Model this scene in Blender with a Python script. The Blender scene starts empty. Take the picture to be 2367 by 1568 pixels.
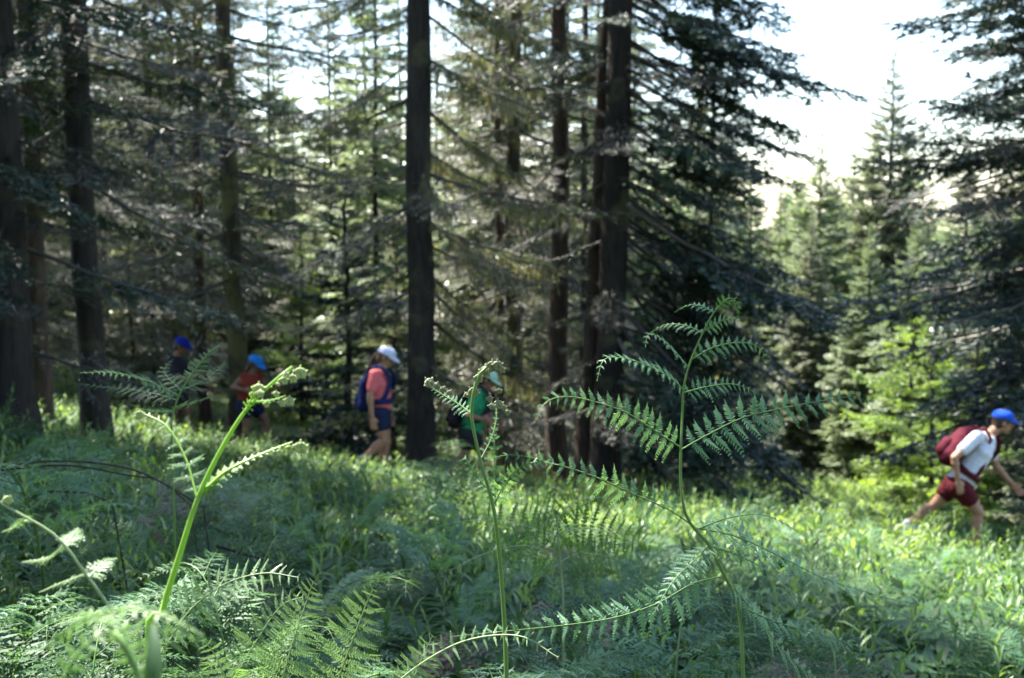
import bpy, math, random
import numpy as np
from mathutils import Vector

# ------------------------------------------------------------------ camera, sky, sun, exposure
SC = bpy.context.scene
COL = SC.collection
R = math.radians
CAM_Z, PITCH, LENS = 1.05, 6.0, 43.0
cam_d = bpy.data.cameras.new('camera')
cam = bpy.data.objects.new('camera', cam_d)
COL.objects.link(cam)
cam.location = (0, 0, CAM_Z)
cam.rotation_euler = (R(90 - PITCH), 0, 0)
cam_d.lens = LENS
cam_d.sensor_width = 36
cam_d.clip_start = 0.05
cam_d.clip_end = 2000
cam_d.dof.use_dof = True
cam_d.dof.focus_distance = 1.85
cam_d.dof.aperture_fstop = 7.0
cam_d.dof.aperture_blades = 9
SC.camera = cam

SUN_AZ, SUN_EL = -48.0, 60.0          # degrees: azimuth from +Y (camera forward), negative = left
world = bpy.data.worlds.new('World')
SC.world = world
world.use_nodes = True
wn = world.node_tree
sky = wn.nodes.new('ShaderNodeTexSky')
sky.sky_type = 'NISHITA'
sky.sun_disc = False
sky.sun_elevation = R(SUN_EL)
sky.sun_rotation = R(SUN_AZ)
sky.dust_density = 0.6
sky.air_density = 1.0
wn.links.new(sky.outputs[0], wn.nodes['Background'].inputs[0])
wn.nodes['Background'].inputs[1].default_value = 0.098
sd = bpy.data.lights.new('sun', 'SUN')
sun = bpy.data.objects.new('sun', sd)
COL.objects.link(sun)
sd.energy = 5.0
sd.angle = R(0.6)
sd.color = (1.0, 0.95, 0.86)
_az, _el = R(SUN_AZ), R(SUN_EL)
SUNV = Vector((math.sin(_az) * math.cos(_el), math.cos(_az) * math.cos(_el), math.sin(_el)))
sun.rotation_euler = SUNV.to_track_quat('Z', 'Y').to_euler()
SC.view_settings.view_transform = 'Standard'
SC.view_settings.look = 'None'
SC.view_settings.gamma = 1
SC.view_settings.use_curve_mapping = False
SC.view_settings.exposure = 2.55
SC.cycles.max_bounces = 6
SC.cycles.diffuse_bounces = 3
SC.cycles.glossy_bounces = 2
SC.cycles.transmission_bounces = 4
SC.cycles.sample_clamp_indirect = 4.0
SC.cycles.sample_clamp_direct = 12.0
SC.cycles.use_denoising = True

# ------------------------------------------------------------------ helpers
FPX = 2367 * LENS / 36.0
_fw = np.array([0, math.cos(R(PITCH)), -math.sin(R(PITCH))])
_up = np.array([0, math.sin(R(PITCH)), math.cos(R(PITCH))])
_rt = np.array([1.0, 0, 0])
CAMP = np.array([0, 0, CAM_Z])
UP = np.array([0, 0, 1.0])


def W(px, py, d):
    """the world point seen at (px,py) of the 2367x1568 photo, d metres deep"""
    return CAMP + d * (_fw + _rt * (px - 1183.5) / FPX + _up * (784 - py) / FPX)


def gz(x, y):
    """height of the ground"""
    x = np.asarray(x, float); y = np.asarray(y, float)
    g = .15 * x - .05 * (np.sqrt(x * x + 4) - 2)
    g = np.where(np.abs(x) > 40, .1 * np.sign(x) * 40 + (g - .1 * np.sign(x) * 40) * .3, g)
    s = 12.0
    yy = np.minimum(y, 62)
    z = -.16 * yy - g
    far = np.maximum(y - 62, 0)
    z = z + np.where(far > 0, -.16 * 20 * (1 - np.exp(-far / 20)) + 0 * far, 0)
    z = z + .05 * np.sin(x * 1.3 + .5) * np.sin(y * .9 + 1) + .035 * np.sin(x * 2.7 + y * 1.9)
    z = z - .26 * np.exp(-((x + 4) ** 2 + (y - 17) ** 2) / 9)
    return z


def gp(px, d):
    """ground point under photo column px, y-distance d"""
    x = d * (px - 1183.5) / FPX
    return np.array([x, d, float(gz(x, d))])


def nrm(v):
    v = np.asarray(v, float)
    n = np.linalg.norm(v, axis=-1, keepdims=True)
    return v / np.maximum(n, 1e-9)


class MB:
    def __init__(s):
        s.v, s.q, s.t, s.n, s.a = [], [], [], 0, []

    def add(s, v, q=None, t=None, a=0.5):
        v = np.asarray(v, float).reshape(-1, 3)
        if q is not None and len(q): s.q.append(np.asarray(q, int).reshape(-1, 4) + s.n)
        if t is not None and len(t): s.t.append(np.asarray(t, int).reshape(-1, 3) + s.n)
        s.v.append(v); s.n += len(v)
        s.a.append(np.broadcast_to(np.asarray(a, float), (len(v),)).copy())

    def arrays(s):
        v = np.concatenate(s.v) if s.v else np.zeros((0, 3))
        q = np.concatenate(s.q) if s.q else np.zeros((0, 4), int)
        t = np.concatenate(s.t) if s.t else np.zeros((0, 3), int)
        a = np.concatenate(s.a) if s.a else np.zeros(0)
        return v, q, t, a

    def put(s, arr, M=None, off=(0, 0, 0), scale=1.0):
        """append ready arrays, transformed by 3x3 M"""
        v, q, t, a = arr
        if M is not None: v = v @ np.asarray(M).T
        s.add(v * scale + np.asarray(off), q, t, a)

    def mesh(s, name, mat, smooth=True):
        v, q, t, a = s.arrays()
        me = bpy.data.meshes.new(name)
        nq, nt = len(q), len(t)
        me.vertices.add(len(v)); me.vertices.foreach_set('co', v.astype(np.float32).ravel())
        me.loops.add(nq * 4 + nt * 3)
        me.loops.foreach_set('vertex_index', np.concatenate([q.ravel(), t.ravel()]).astype(np.int32))
        me.polygons.add(nq + nt)
        ls = np.concatenate([np.arange(nq) * 4, nq * 4 + np.arange(nt) * 3]).astype(np.int32)
        me.polygons.foreach_set('loop_start', ls)
        if smooth: me.polygons.foreach_set('use_smooth', np.ones(nq + nt, bool))
        at = me.attributes.new('tint', 'FLOAT', 'POINT')
        at.data.foreach_set('value', a.astype(np.float32))
        me.update(calc_edges=True)
        if mat: me.materials.append(mat)
        return me

    def build(s, name, mat, parent=None, smooth=True):
        o = bpy.data.objects.new(name, s.mesh(name, mat, smooth))
        COL.objects.link(o)
        if parent is not None:
            o.parent = parent
            o.matrix_parent_inverse.identity()
        return o


def tag(o, label=None, cat=None, group=None, kind=None):
    if label: o['label'] = label
    if cat: o['category'] = cat
    if group: o['group'] = group
    if kind: o['kind'] = kind
    return o


def empty(name, loc, label=None, cat=None, group=None):
    o = bpy.data.objects.new(name, None)
    COL.objects.link(o)
    o.location = tuple(float(c) for c in loc)
    o.empty_display_size = .1
    return tag(o, label, cat, group)


def copy_tree(o, parent=None):
    c = o.copy(); COL.objects.link(c)
    c.parent = parent
    for ch in list(o.children):
        copy_tree(ch, c)
    return c


def resample(P, n):
    P = np.asarray(P, float)
    # catmull-rom smoothing then even resampling
    if len(P) > 2:
        Q = []
        E = np.vstack([2 * P[0] - P[1], P, 2 * P[-1] - P[-2]])
        for i in range(1, len(E) - 2):
            p0, p1, p2, p3 = E[i - 1], E[i], E[i + 1], E[i + 2]
            for u in np.linspace(0, 1, 8, endpoint=False):
                Q.append(.5 * ((2 * p1) + (-p0 + p2) * u + (2 * p0 - 5 * p1 + 4 * p2 - p3) * u * u + (-p0 + 3 * p1 - 3 * p2 + p3) * u ** 3))
        Q.append(P[-1]); Q = np.array(Q)
    else:
        Q = P
    s = np.concatenate([[0], np.cumsum(np.linalg.norm(np.diff(Q, axis=0), axis=1))])
    t = np.linspace(0, s[-1], n)
    return np.stack([np.interp(t, s, Q[:, k]) for k in range(3)], 1), s[-1]


def tube(mb, P, r, k=6, a=.5, cap=True):
    P = np.asarray(P, float); n = len(P)
    r = np.broadcast_to(np.asarray(r, float), (n,))
    T = nrm(np.gradient(P, axis=0))
    ref = np.array([0.13, 0.31, .94]) if abs(T[0][2]) < .8 else np.array([1.0, .2, 0])
    A = nrm(np.cross(T, ref)); B = np.cross(T, A)
    th = np.arange(k) * 2 * math.pi / k
    ring = A[:, None, :] * np.cos(th)[None, :, None] + B[:, None, :] * np.sin(th)[None, :, None]
    V = P[:, None, :] + ring * r[:, None, None]
    i = np.arange(n - 1)[:, None] * k; j = np.arange(k)[None, :]; j2 = (j + 1) % k
    q = np.stack([i + j, i + j2, i + k + j2, i + k + j], -1).reshape(-1, 4)
    V = V.reshape(-1, 3)
    t = None
    if cap:
        V = np.vstack([V, P[0], P[-1]])
        c0, c1 = n * k, n * k + 1
        jj = np.arange(k)
        t = np.vstack([np.stack([np.full(k, c0), (jj + 1) % k, jj], 1),
                       np.stack([np.full(k, c1), (n - 1) * k + jj, (n - 1) * k + (jj + 1) % k], 1)])
    mb.add(V, q, t, a)


# leaf templates: (along, across, out) and quads
T_DIA = (np.array([[0, 0, 0], [.45, .5, .02], [1, 0, -.03], [.45, -.5, .02]]), np.array([[0, 1, 2, 3]]))
T_LOBE = (np.array([[0, .42, 0], [0, -.42, 0], [.62, .5, .05], [.62, -.5, .05], [1, .16, -.04], [1, -.16, -.04]]),
          np.array([[0, 1, 3, 2], [2, 3, 5, 4]]))
T_LANCE = (np.array([[0, .12, 0], [0, 0, -.02], [0, -.12, 0], [.3, .5, .07], [.3, 0, .04], [.3, -.5, .07], [.68, .38, .03], [.68, 0, 0], [.68, -.38, .03], [1, .02, -.16], [1, 0, -.17], [1, -.02, -.16]]),
           np.array([[0, 1, 4, 3], [1, 2, 5, 4], [3, 4, 7, 6], [4, 5, 8, 7], [6, 7, 10, 9], [7, 8, 11, 10]]))


def leaves(mb, P, D, N, L, Wd, T=T_DIA, a=.5):
    P = np.asarray(P, float).reshape(-1, 3); n = len(P)
    if n == 0: return
    D = nrm(np.broadcast_to(D, (n, 3))); N = np.broadcast_to(N, (n, 3))
    S = nrm(np.cross(N, D)); N = np.cross(D, S)
    L = np.broadcast_to(np.asarray(L, float), (n,)); Wd = np.broadcast_to(np.asarray(Wd, float), (n,))
    tv, tq = T; k = len(tv)
    V = (P[:, None] + D[:, None] * (tv[None, :, 0:1] * L[:, None, None]) + S[:, None] * (tv[None, :, 1:2] * Wd[:, None, None])
         + N[:, None] * (tv[None, :, 2:3] * L[:, None, None]))
    q = (np.arange(n)[:, None, None] * k + tq[None]).reshape(-1, 4)
    a = np.broadcast_to(np.asarray(a, float), (n,))
    mb.add(V.reshape(-1, 3), q, None, np.repeat(a, k))


# ------------------------------------------------------------------ materials
def mat_base(name):
    m = bpy.data.materials.new(name); m.use_nodes = True
    nt = m.node_tree; b = nt.nodes['Principled BSDF']
    return m, nt, b


def leaf_mat(name, cols, trans=.35, rough=.45, tcol=None, spec=.5, tscale=1.0, nscale=9.0):
    """cols: dark, mid, light along the tint attribute"""
    m, nt, b = mat_base(name)
    at = nt.nodes.new('ShaderNodeAttribute'); at.attribute_name = 'tint'
    ns = nt.nodes.new('ShaderNodeTexNoise'); ns.inputs['Scale'].default_value = nscale
    tc = nt.nodes.new('ShaderNodeTexCoord'); nt.links.new(tc.outputs['Object'], ns.inputs['Vector'])
    oi = nt.nodes.new('ShaderNodeObjectInfo')
    ma = nt.nodes.new('ShaderNodeMath'); ma.operation = 'MULTIPLY_ADD'
    nt.links.new(ns.outputs['Fac'], ma.inputs[0]); ma.inputs[1].default_value = .5; nt.links.new(at.outputs['Fac'], ma.inputs[2])
    m2 = nt.nodes.new('ShaderNodeMath'); m2.operation = 'MULTIPLY_ADD'
    nt.links.new(oi.outputs['Random'], m2.inputs[0]); m2.inputs[1].default_value = .24; nt.links.new(ma.outputs[0], m2.inputs[2])
    m3 = nt.nodes.new('ShaderNodeMath'); m3.operation = 'SUBTRACT'; m3.inputs[1].default_value = .37
    nt.links.new(m2.outputs[0], m3.inputs[0])
    cr = nt.nodes.new('ShaderNodeValToRGB'); nt.links.new(m3.outputs[0], cr.inputs[0])
    e = cr.color_ramp.elements
    e[0].position = 0; e[0].color = (*cols[0], 1); e[1].position = 1; e[1].color = (*cols[2], 1)
    x = e.new(.5); x.color = (*cols[1], 1)
    nt.links.new(cr.outputs[0], b.inputs['Base Color'])
    b.inputs['Roughness'].default_value = rough
    b.inputs['Specular IOR Level'].default_value = spec
    out = nt.nodes['Material Output']
    if trans > 0:
        tr = nt.nodes.new('ShaderNodeBsdfTranslucent')
        mx = nt.nodes.new('ShaderNodeMixRGB'); mx.blend_type = 'MULTIPLY'; mx.inputs[0].default_value = 1
        nt.links.new(cr.outputs[0], mx.inputs[1]); mx.inputs[2].default_value = (*(tcol or (2.6, 2.4, .9)), 1)
        nt.links.new(mx.outputs[0], tr.inputs[0])
        ms = nt.nodes.new('ShaderNodeMixShader'); ms.inputs[0].default_value = trans
        nt.links.new(b.outputs[0], ms.inputs[1]); nt.links.new(tr.outputs[0], ms.inputs[2])
        nt.links.new(ms.outputs[0], out.inputs[0])
    return m


def bark_mat(name, c0, c1, moss=None, mossamt=.0, scale=(9, 9, 1.6)):
    m, nt, b = mat_base(name)
    tc = nt.nodes.new('ShaderNodeTexCoord'); mp = nt.nodes.new('ShaderNodeMapping')
    mp.inputs['Scale'].default_value = scale
    nt.links.new(tc.outputs['Object'], mp.inputs[0])
    ns = nt.nodes.new('ShaderNodeTexNoise'); ns.inputs['Scale'].default_value = 2.2; ns.inputs['Detail'].default_value = 8; ns.inputs['Roughness'].default_value = .7
    nt.links.new(mp.outputs[0], ns.inputs['Vector'])
    cr = nt.nodes.new('ShaderNodeValToRGB'); cr.color_ramp.elements[0].position = .35; cr.color_ramp.elements[1].position = .68
    cr.color_ramp.elements[0].color = (*c0, 1); cr.color_ramp.elements[1].color = (*c1, 1)
    nt.links.new(ns.outputs['Fac'], cr.inputs[0])
    col = cr.outputs[0]
    if moss:
        n2 = nt.nodes.new('ShaderNodeTexNoise'); n2.inputs['Scale'].default_value = 2.3; n2.inputs['Detail'].default_value = 5
        nt.links.new(tc.outputs['Object'], n2.inputs['Vector'])
        c2 = nt.nodes.new('ShaderNodeValToRGB'); c2.color_ramp.elements[0].position = .62 - mossamt * .3; c2.color_ramp.elements[1].position = .72 - mossamt * .3
        nt.links.new(n2.outputs['Fac'], c2.inputs[0])
        mx = nt.nodes.new('ShaderNodeMixRGB'); nt.links.new(c2.outputs[0], mx.inputs[0]); nt.links.new(col, mx.inputs[1]); mx.inputs[2].default_value = (*moss, 1)
        col = mx.outputs[0]
    nt.links.new(col, b.inputs['Base Color'])
    b.inputs['Roughness'].default_value = .9
    bp = nt.nodes.new('ShaderNodeBump'); bp.inputs['Strength'].default_value = .9; bp.inputs['Distance'].default_value = .03
    nt.links.new(ns.outputs['Fac'], bp.inputs['Height']); nt.links.new(bp.outputs[0], b.inputs['Normal'])
    return m


def cloth_mat(name, c, rough=.85, var=.12, spec=.2):
    m, nt, b = mat_base(name)
    tc = nt.nodes.new('ShaderNodeTexCoord')
    ns = nt.nodes.new('ShaderNodeTexNoise'); ns.inputs['Scale'].default_value = 14; ns.inputs['Detail'].default_value = 6
    nt.links.new(tc.outputs['Object'], ns.inputs['Vector'])
    cr = nt.nodes.new('ShaderNodeValToRGB')
    cr.color_ramp.elements[0].color = (*[x * (1 - var) for x in c], 1); cr.color_ramp.elements[1].color = (*[min(1, x * (1 + var)) for x in c], 1)
    nt.links.new(ns.outputs['Fac'], cr.inputs[0]); nt.links.new(cr.outputs[0], b.inputs['Base Color'])
    b.inputs['Roughness'].default_value = rough; b.inputs['Specular IOR Level'].default_value = spec
    bp = nt.nodes.new('ShaderNodeBump'); bp.inputs['Strength'].default_value = .7; bp.inputs['Distance'].default_value = .03
    nt.links.new(ns.outputs['Fac'], bp.inputs['Height']); nt.links.new(bp.outputs[0], b.inputs['Normal'])
    return m


M = {}
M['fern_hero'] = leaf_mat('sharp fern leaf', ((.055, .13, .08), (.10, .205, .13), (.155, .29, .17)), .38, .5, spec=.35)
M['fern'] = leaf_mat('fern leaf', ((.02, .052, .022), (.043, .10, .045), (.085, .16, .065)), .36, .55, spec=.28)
M['fern_yellow'] = leaf_mat('sunlit fern leaf', ((.045, .11, .025), (.08, .175, .035), (.14, .27, .05)), .45, .45)  # yellow green leaf colour, used on several ferns
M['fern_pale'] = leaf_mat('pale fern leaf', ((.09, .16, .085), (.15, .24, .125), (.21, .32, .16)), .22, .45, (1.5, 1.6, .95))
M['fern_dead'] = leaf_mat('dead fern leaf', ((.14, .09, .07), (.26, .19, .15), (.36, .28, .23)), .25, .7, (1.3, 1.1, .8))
M['stem'] = leaf_mat('fern stem', ((.06, .13, .03), (.10, .20, .045), (.16, .28, .06)), .12, .4, nscale=30)
M['stem_bright'] = leaf_mat('bright fern stem', ((.14, .26, .05), (.19, .34, .06), (.26, .42, .10)), .25, .38, nscale=30)
M['stem_pale'] = leaf_mat('pale fern stem', ((.18, .26, .13), (.25, .33, .18), (.32, .40, .23)), .15, .5, nscale=30)
M['crozier'] = leaf_mat('woolly crozier', ((.16, .24, .07), (.27, .36, .14), (.44, .50, .30)), .15, .9, nscale=60)
M['crozier_brown'] = leaf_mat('brown woolly crozier', ((.13, .14, .08), (.20, .22, .13), (.30, .31, .20)), .12, .9, nscale=60)
M['lance'] = leaf_mat('lance leaf', ((.02, .055, .028), (.048, .105, .048), (.10, .17, .07)), .34, .42, spec=.4)
M['lance_light'] = leaf_mat('light lance leaf', ((.022, .055, .024), (.065, .13, .05), (.16, .25, .10)), .36, .4)
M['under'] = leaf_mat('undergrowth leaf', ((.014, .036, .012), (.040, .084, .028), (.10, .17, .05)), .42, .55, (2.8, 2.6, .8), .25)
M['under_painted_sun'] = leaf_mat('undergrowth leaf with painted sun', ((.045, .08, .02), (.11, .17, .05), (.24, .32, .12)), .42, .5, (2.4, 2.3, .8), .3)  # sunlight painted into the colour of these undergrowth leaves
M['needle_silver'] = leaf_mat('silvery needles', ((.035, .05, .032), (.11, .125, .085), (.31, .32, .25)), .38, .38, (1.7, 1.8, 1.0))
M['needle_haze'] = leaf_mat('pale needles with painted haze', ((.09, .125, .085), (.17, .21, .14), (.29, .34, .23)), .42, .42, (1.8, 1.9, 1.0))  # pale tone stands in for haze over the far conifers
M['needle_fresh'] = leaf_mat('fresh needles of young firs', ((.06, .11, .03), (.13, .20, .05), (.23, .33, .09)), .42, .42)
M['needle_dark'] = leaf_mat('dark needles', ((.010, .024, .016), (.019, .043, .026), (.036, .07, .036)), .12, .42, (1.8, 2.2, .8))
M['needle_grey'] = leaf_mat('grey needles', ((.03, .045, .028), (.08, .10, .062), (.22, .24, .17)), .34, .38, (1.8, 2.0, .9), .5)
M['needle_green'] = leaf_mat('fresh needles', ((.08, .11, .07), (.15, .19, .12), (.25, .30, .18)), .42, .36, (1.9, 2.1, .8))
M['twig'] = leaf_mat('dead twigs', ((.022, .017, .013), (.06, .047, .037), (.19, .165, .135)), 0, .5)
M['lichen'] = leaf_mat('hanging lichen', ((.12, .125, .07), (.24, .24, .14), (.40, .39, .25)), .4, .8, (1.5, 1.4, .8))
M['bark'] = bark_mat('conifer bark', (.008, .006, .005), (.045, .033, .026), (.07, .066, .035), .25)
M['bark_red'] = bark_mat('red conifer bark', (.025, .016, .011), (.10, .064, .045), (.12, .11, .06), .1)
M['bark_moss'] = bark_mat('mossy conifer bark', (.022, .018, .012), (.085, .07, .048), (.12, .11, .04), .5)
M['wood'] = bark_mat('branch wood', (.03, .022, .017), (.10, .08, .065), scale=(20, 20, 20))
M['litter'] = leaf_mat('leaf litter', ((.05, .03, .02), (.13, .085, .06), (.28, .21, .16)), .05, .8, nscale=40)

# ground
gm, nt, b = mat_base('forest floor')
tc = nt.nodes.new('ShaderNodeTexCoord')
n1 = nt.nodes.new('ShaderNodeTexNoise'); n1.inputs['Scale'].default_value = 1.1; n1.inputs['Detail'].default_value = 8
n2 = nt.nodes.new('ShaderNodeTexNoise'); n2.inputs['Scale'].default_value = 40; n2.inputs['Detail'].default_value = 6
nt.links.new(tc.outputs['Object'], n1.inputs['Vector']); nt.links.new(tc.outputs['Object'], n2.inputs['Vector'])
c1 = nt.nodes.new('ShaderNodeValToRGB'); c1.color_ramp.elements[0].color = (.025, .017, .012, 1); c1.color_ramp.elements[1].color = (.15, .105, .075, 1)
c1.color_ramp.elements[0].position = .35; c1.color_ramp.elements[1].position = .7
nt.links.new(n2.outputs['Fac'], c1.inputs[0])
c2 = nt.nodes.new('ShaderNodeValToRGB'); c2.color_ramp.elements[0].position = .45; c2.color_ramp.elements[1].position = .62
nt.links.new(n1.outputs['Fac'], c2.inputs[0])
mx = nt.nodes.new('ShaderNodeMixRGB'); nt.links.new(c2.outputs[0], mx.inputs[0]); nt.links.new(c1.outputs[0], mx.inputs[1]); mx.inputs[2].default_value = (.045, .075, .022, 1)
c2.color_ramp.elements[0].position = .36; c2.color_ramp.elements[1].position = .5
nt.links.new(mx.outputs[0], b.inputs['Base Color']); b.inputs['Roughness'].default_value = .95
bp = nt.nodes.new('ShaderNodeBump'); bp.inputs['Distance'].default_value = .04; nt.links.new(n2.outputs['Fac'], bp.inputs['Height']); nt.links.new(bp.outputs[0], b.inputs['Normal'])

# ------------------------------------------------------------------ setting: ground
ys = np.concatenate([np.linspace(-30, 30, 121), np.geomspace(31, 600, 50)])
xs = np.concatenate([-np.geomspace(500, 16, 30), np.linspace(-15, 15, 61), np.geomspace(16, 500, 30)])
X, Y = np.meshgrid(xs, ys)
V = np.stack([X, Y, gz(X, Y)], -1).reshape(-1, 3)
nx, ny = len(xs), len(ys)
i, j = np.meshgrid(np.arange(ny - 1), np.arange(nx - 1), indexing='ij')
q = np.stack([i * nx + j, i * nx + j + 1, (i + 1) * nx + j + 1, (i + 1) * nx + j], -1).reshape(-1, 4)
mb = MB(); mb.add(V, q)
tag(mb.build('ground', gm), kind='structure')

# ------------------------------------------------------------------ conifers
def rot_branch(yaw, pitch, roll=0.0):
    cy, sy, cp, sp, cr_, sr = math.cos(yaw), math.sin(yaw), math.cos(pitch), math.sin(pitch), math.cos(roll), math.sin(roll)
    Rz = np.array([[cy, -sy, 0], [sy, cy, 0], [0, 0, 1]])
    Ry = np.array([[cp, 0, -sp], [0, 1, 0], [sp, 0, cp]])
    Rx = np.array([[1, 0, 0], [0, cr_, -sr], [0, sr, cr_]])
    return Rz @ Ry @ Rx


def branch_axis(L, curve, n=10, wob=0.0, rng=None):
    t = np.linspace(0, 1, n)
    y = np.zeros(n); z = L * (curve[0] * t + curve[1] * t * t)
    if rng is not None:
        y = np.cumsum(rng.normal(0, wob * L / n, n)); z = z + np.cumsum(rng.normal(0, wob * .6 * L / n, n))
    return np.stack([L * t, y - y[0], z], 1)


def make_branch(rng, L=2.5, live=1.0, fine=1.0, curve=(-.05, .12), w3=.016, n3step=.05, start=.2, spread=.36, l3=.04, wt=.007):
    """one branch along +x. Returns (needles MB arrays, wood MB arrays)"""
    lv, wd = MB(), MB()
    ax = branch_axis(L, curve, 10, .12, rng)
    r0 = .008 + .0075 * L
    tube(wd, ax, np.linspace(r0, r0 * .2, 10), 5, rng.uniform(.2, .8), cap=False)
    step = .10 / fine
    n2 = max(4, int(L * (1 - start) / step))
    tt = np.repeat(np.linspace(start, .99, n2), 2)
    side = np.tile([1.0, -1.0], n2)
    tt = np.clip(tt + rng.uniform(-.5, .5, 2 * n2) * step / L, start * .8, 1)
    keep = rng.random(2 * n2) < (.92 if live > .5 else .8)
    tt, side = tt[keep], side[keep]; m = len(tt)
    P = np.stack([np.interp(tt, np.linspace(0, 1, 10), ax[:, k]) for k in range(3)], 1)
    ang = rng.uniform(.75, 1.15, m)
    D = np.stack([np.cos(ang), side * np.sin(ang), rng.normal(-.12, .16, m)], 1); D = nrm(D)
    prof = np.minimum(1, (tt - start * .6) / .25) * (1.05 - tt) ** .7
    L2 = spread * L * prof * rng.uniform(.55, 1.15, m) + .05
    # secondaries as thin long diamonds, two crossed
    for N in (np.array([0, 0, 1.0]), np.array([.3, .3, .1])):
        leaves(wd, P, D, N, L2, .004 + .006 * L2, T_DIA, rng.uniform(.1, 1, m))
    # tertiaries
    n3 = np.maximum(2, (L2 / n3step * fine).astype(int))
    idx = np.repeat(np.arange(m), n3 * 2)
    u = rng.uniform(.08, 1, len(idx)); s3 = rng.choice([-1.0, 1.0], len(idx))
    P3 = P[idx] + D[idx] * (u * L2[idx])[:, None]
    S = nrm(np.cross(np.array([0, 0, 1.0]), D[idx]))
    D3 = nrm(D[idx] * rng.uniform(.5, 1, (len(idx), 1)) + S * (s3 * rng.uniform(.5, 1.0, len(idx)))[:, None] + rng.normal(0, .22, (len(idx), 3)))
    L3 = (.30 * L2[idx] * (1.1 - u) + l3) * rng.uniform(.6, 1.3, len(idx))
    N3 = nrm(np.array([0, 0, 1.0]) + rng.normal(0, .45, (len(idx), 3)))
    isl = rng.random(len(idx)) < live
    tint = np.clip(rng.normal(.45, .2, len(idx)) + .25 * (u - .5), 0, 1)
    a = isl
    if a.any():
        leaves(lv, P3[a], D3[a], N3[a], L3[a], np.clip(w3 * rng.uniform(.7, 1.4, a.sum()), .004, .2), T_DIA, tint[a])
        # second fan of needle tufts
        D4 = nrm(D3[a] + rng.normal(0, .5, (a.sum(), 3)))
        leaves(lv, P3[a], D4, nrm(N3[a] + rng.normal(0, .5, (a.sum(), 3))), L3[a] * .6, w3 * .8, T_DIA, tint[a])
    a = ~isl
    if a.any():
        leaves(wd, P3[a], D3[a], N3[a], L3[a], wt, T_DIA, tint[a])
        D4 = nrm(D3[a] + rng.normal(0, .4, (a.sum(), 3)))
        leaves(wd, P3[a] + D3[a] * (L3[a] * .4)[:, None], D4, N3[a], L3[a] * .6, .004, T_DIA, tint[a])
    return lv.arrays(), wd.arrays()


rg = np.random.default_rng(7)
BR = {
    'dense': [make_branch(rg, 2.4, 1.0, 1.15, (-.05, .10), .020, .045, .25) for _ in range(4)],
    'dead': [make_branch(rg, 2.4, .30, 1.15, (-.10, .16), .020, .05, .12, .42) for _ in range(5)],
    'sparse': [make_branch(rg, 2.4, .55, .9, (-.05, .14), .018, .06, .3) for _ in range(4)],
    'mid': [make_branch(rg, 2.0, 1.0, .75, (-.04, .12), .055, .045, .08, .46, .12) for _ in range(3)],
    'coarse': [make_branch(rg, 2.4, 1.0, .38, (-.02, .10), .075, .12, .12, .42, .16) for _ in range(3)],
}
for k_ in BR: BR[k_] = [(l, w) for l, w in BR[k_]]


def trunk_mb(rng, H, r0, lean=(0, 0), flare=1.5, sides=14, double=None):
    mb = MB(); n = 34
    z = np.concatenate([np.linspace(-.5, 1.2, 8), np.linspace(1.6, H, n - 8)])
    tt = np.clip(z / H, 0, 1)
    wob = np.cumsum(rng.normal(0, .012, (n, 2)), 0)
    P = np.stack([lean[0] * z + wob[:, 0] - wob[4, 0], lean[1] * z + wob[:, 1] - wob[4, 1], z], 1)
    r = r0 * (1 - tt) ** .8 + .01 + r0 * (flare - 1) * np.exp(-np.maximum(z, 0) / .28)
    th = np.arange(sides) * 2 * math.pi / sides
    rr = r[:, None] * (1 + .07 * np.sin(th * 3 + rng.uniform(0, 6))[None] * np.exp(-np.maximum(z, 0) / 1.0)[:, None] + rng.normal(0, .035, (n, sides)))
    V = np.stack([P[:, 0:1] + rr * np.cos(th), P[:, 1:2] + rr * np.sin(th), np.repeat(P[:, 2:3], sides, 1)], -1)
    i = np.arange(n - 1)[:, None] * sides; j = np.arange(sides)[None]
    q = np.stack([i + j, i + (j + 1) % sides, i + sides + (j + 1) % sides, i + sides + j], -1).reshape(-1, 4)
    mb.add(V.reshape(-1, 3), q, None, .5)
    return mb, P, r


def lichen_on(mb, rng, P, n, lmin=.08, lmax=.4):
    """hanging beard lichen strands under the points of polyline P"""
    k = rng.uniform(0, len(P) - 1.001, n); i = k.astype(int); f = (k - i)[:, None]
    B = P[i] * (1 - f) + P[i + 1] * f + rng.normal(0, .02, (n, 3))
    L = rng.uniform(lmin, lmax, n) * rng.uniform(.4, 1, n)
    for rep in range(2):
        D = nrm(np.array([0, 0, -1.0]) + rng.normal(0, .10, (n, 3)))
        leaves(mb, B + rng.normal(0, .015, (n, 3)), D, nrm(rng.normal(0, 1, (n, 3)) * [1, 1, .1]), L * rng.uniform(.6, 1.1, n), rng.uniform(.008, .022, n), T_DIA, rng.uniform(.2, 1, n))


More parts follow.
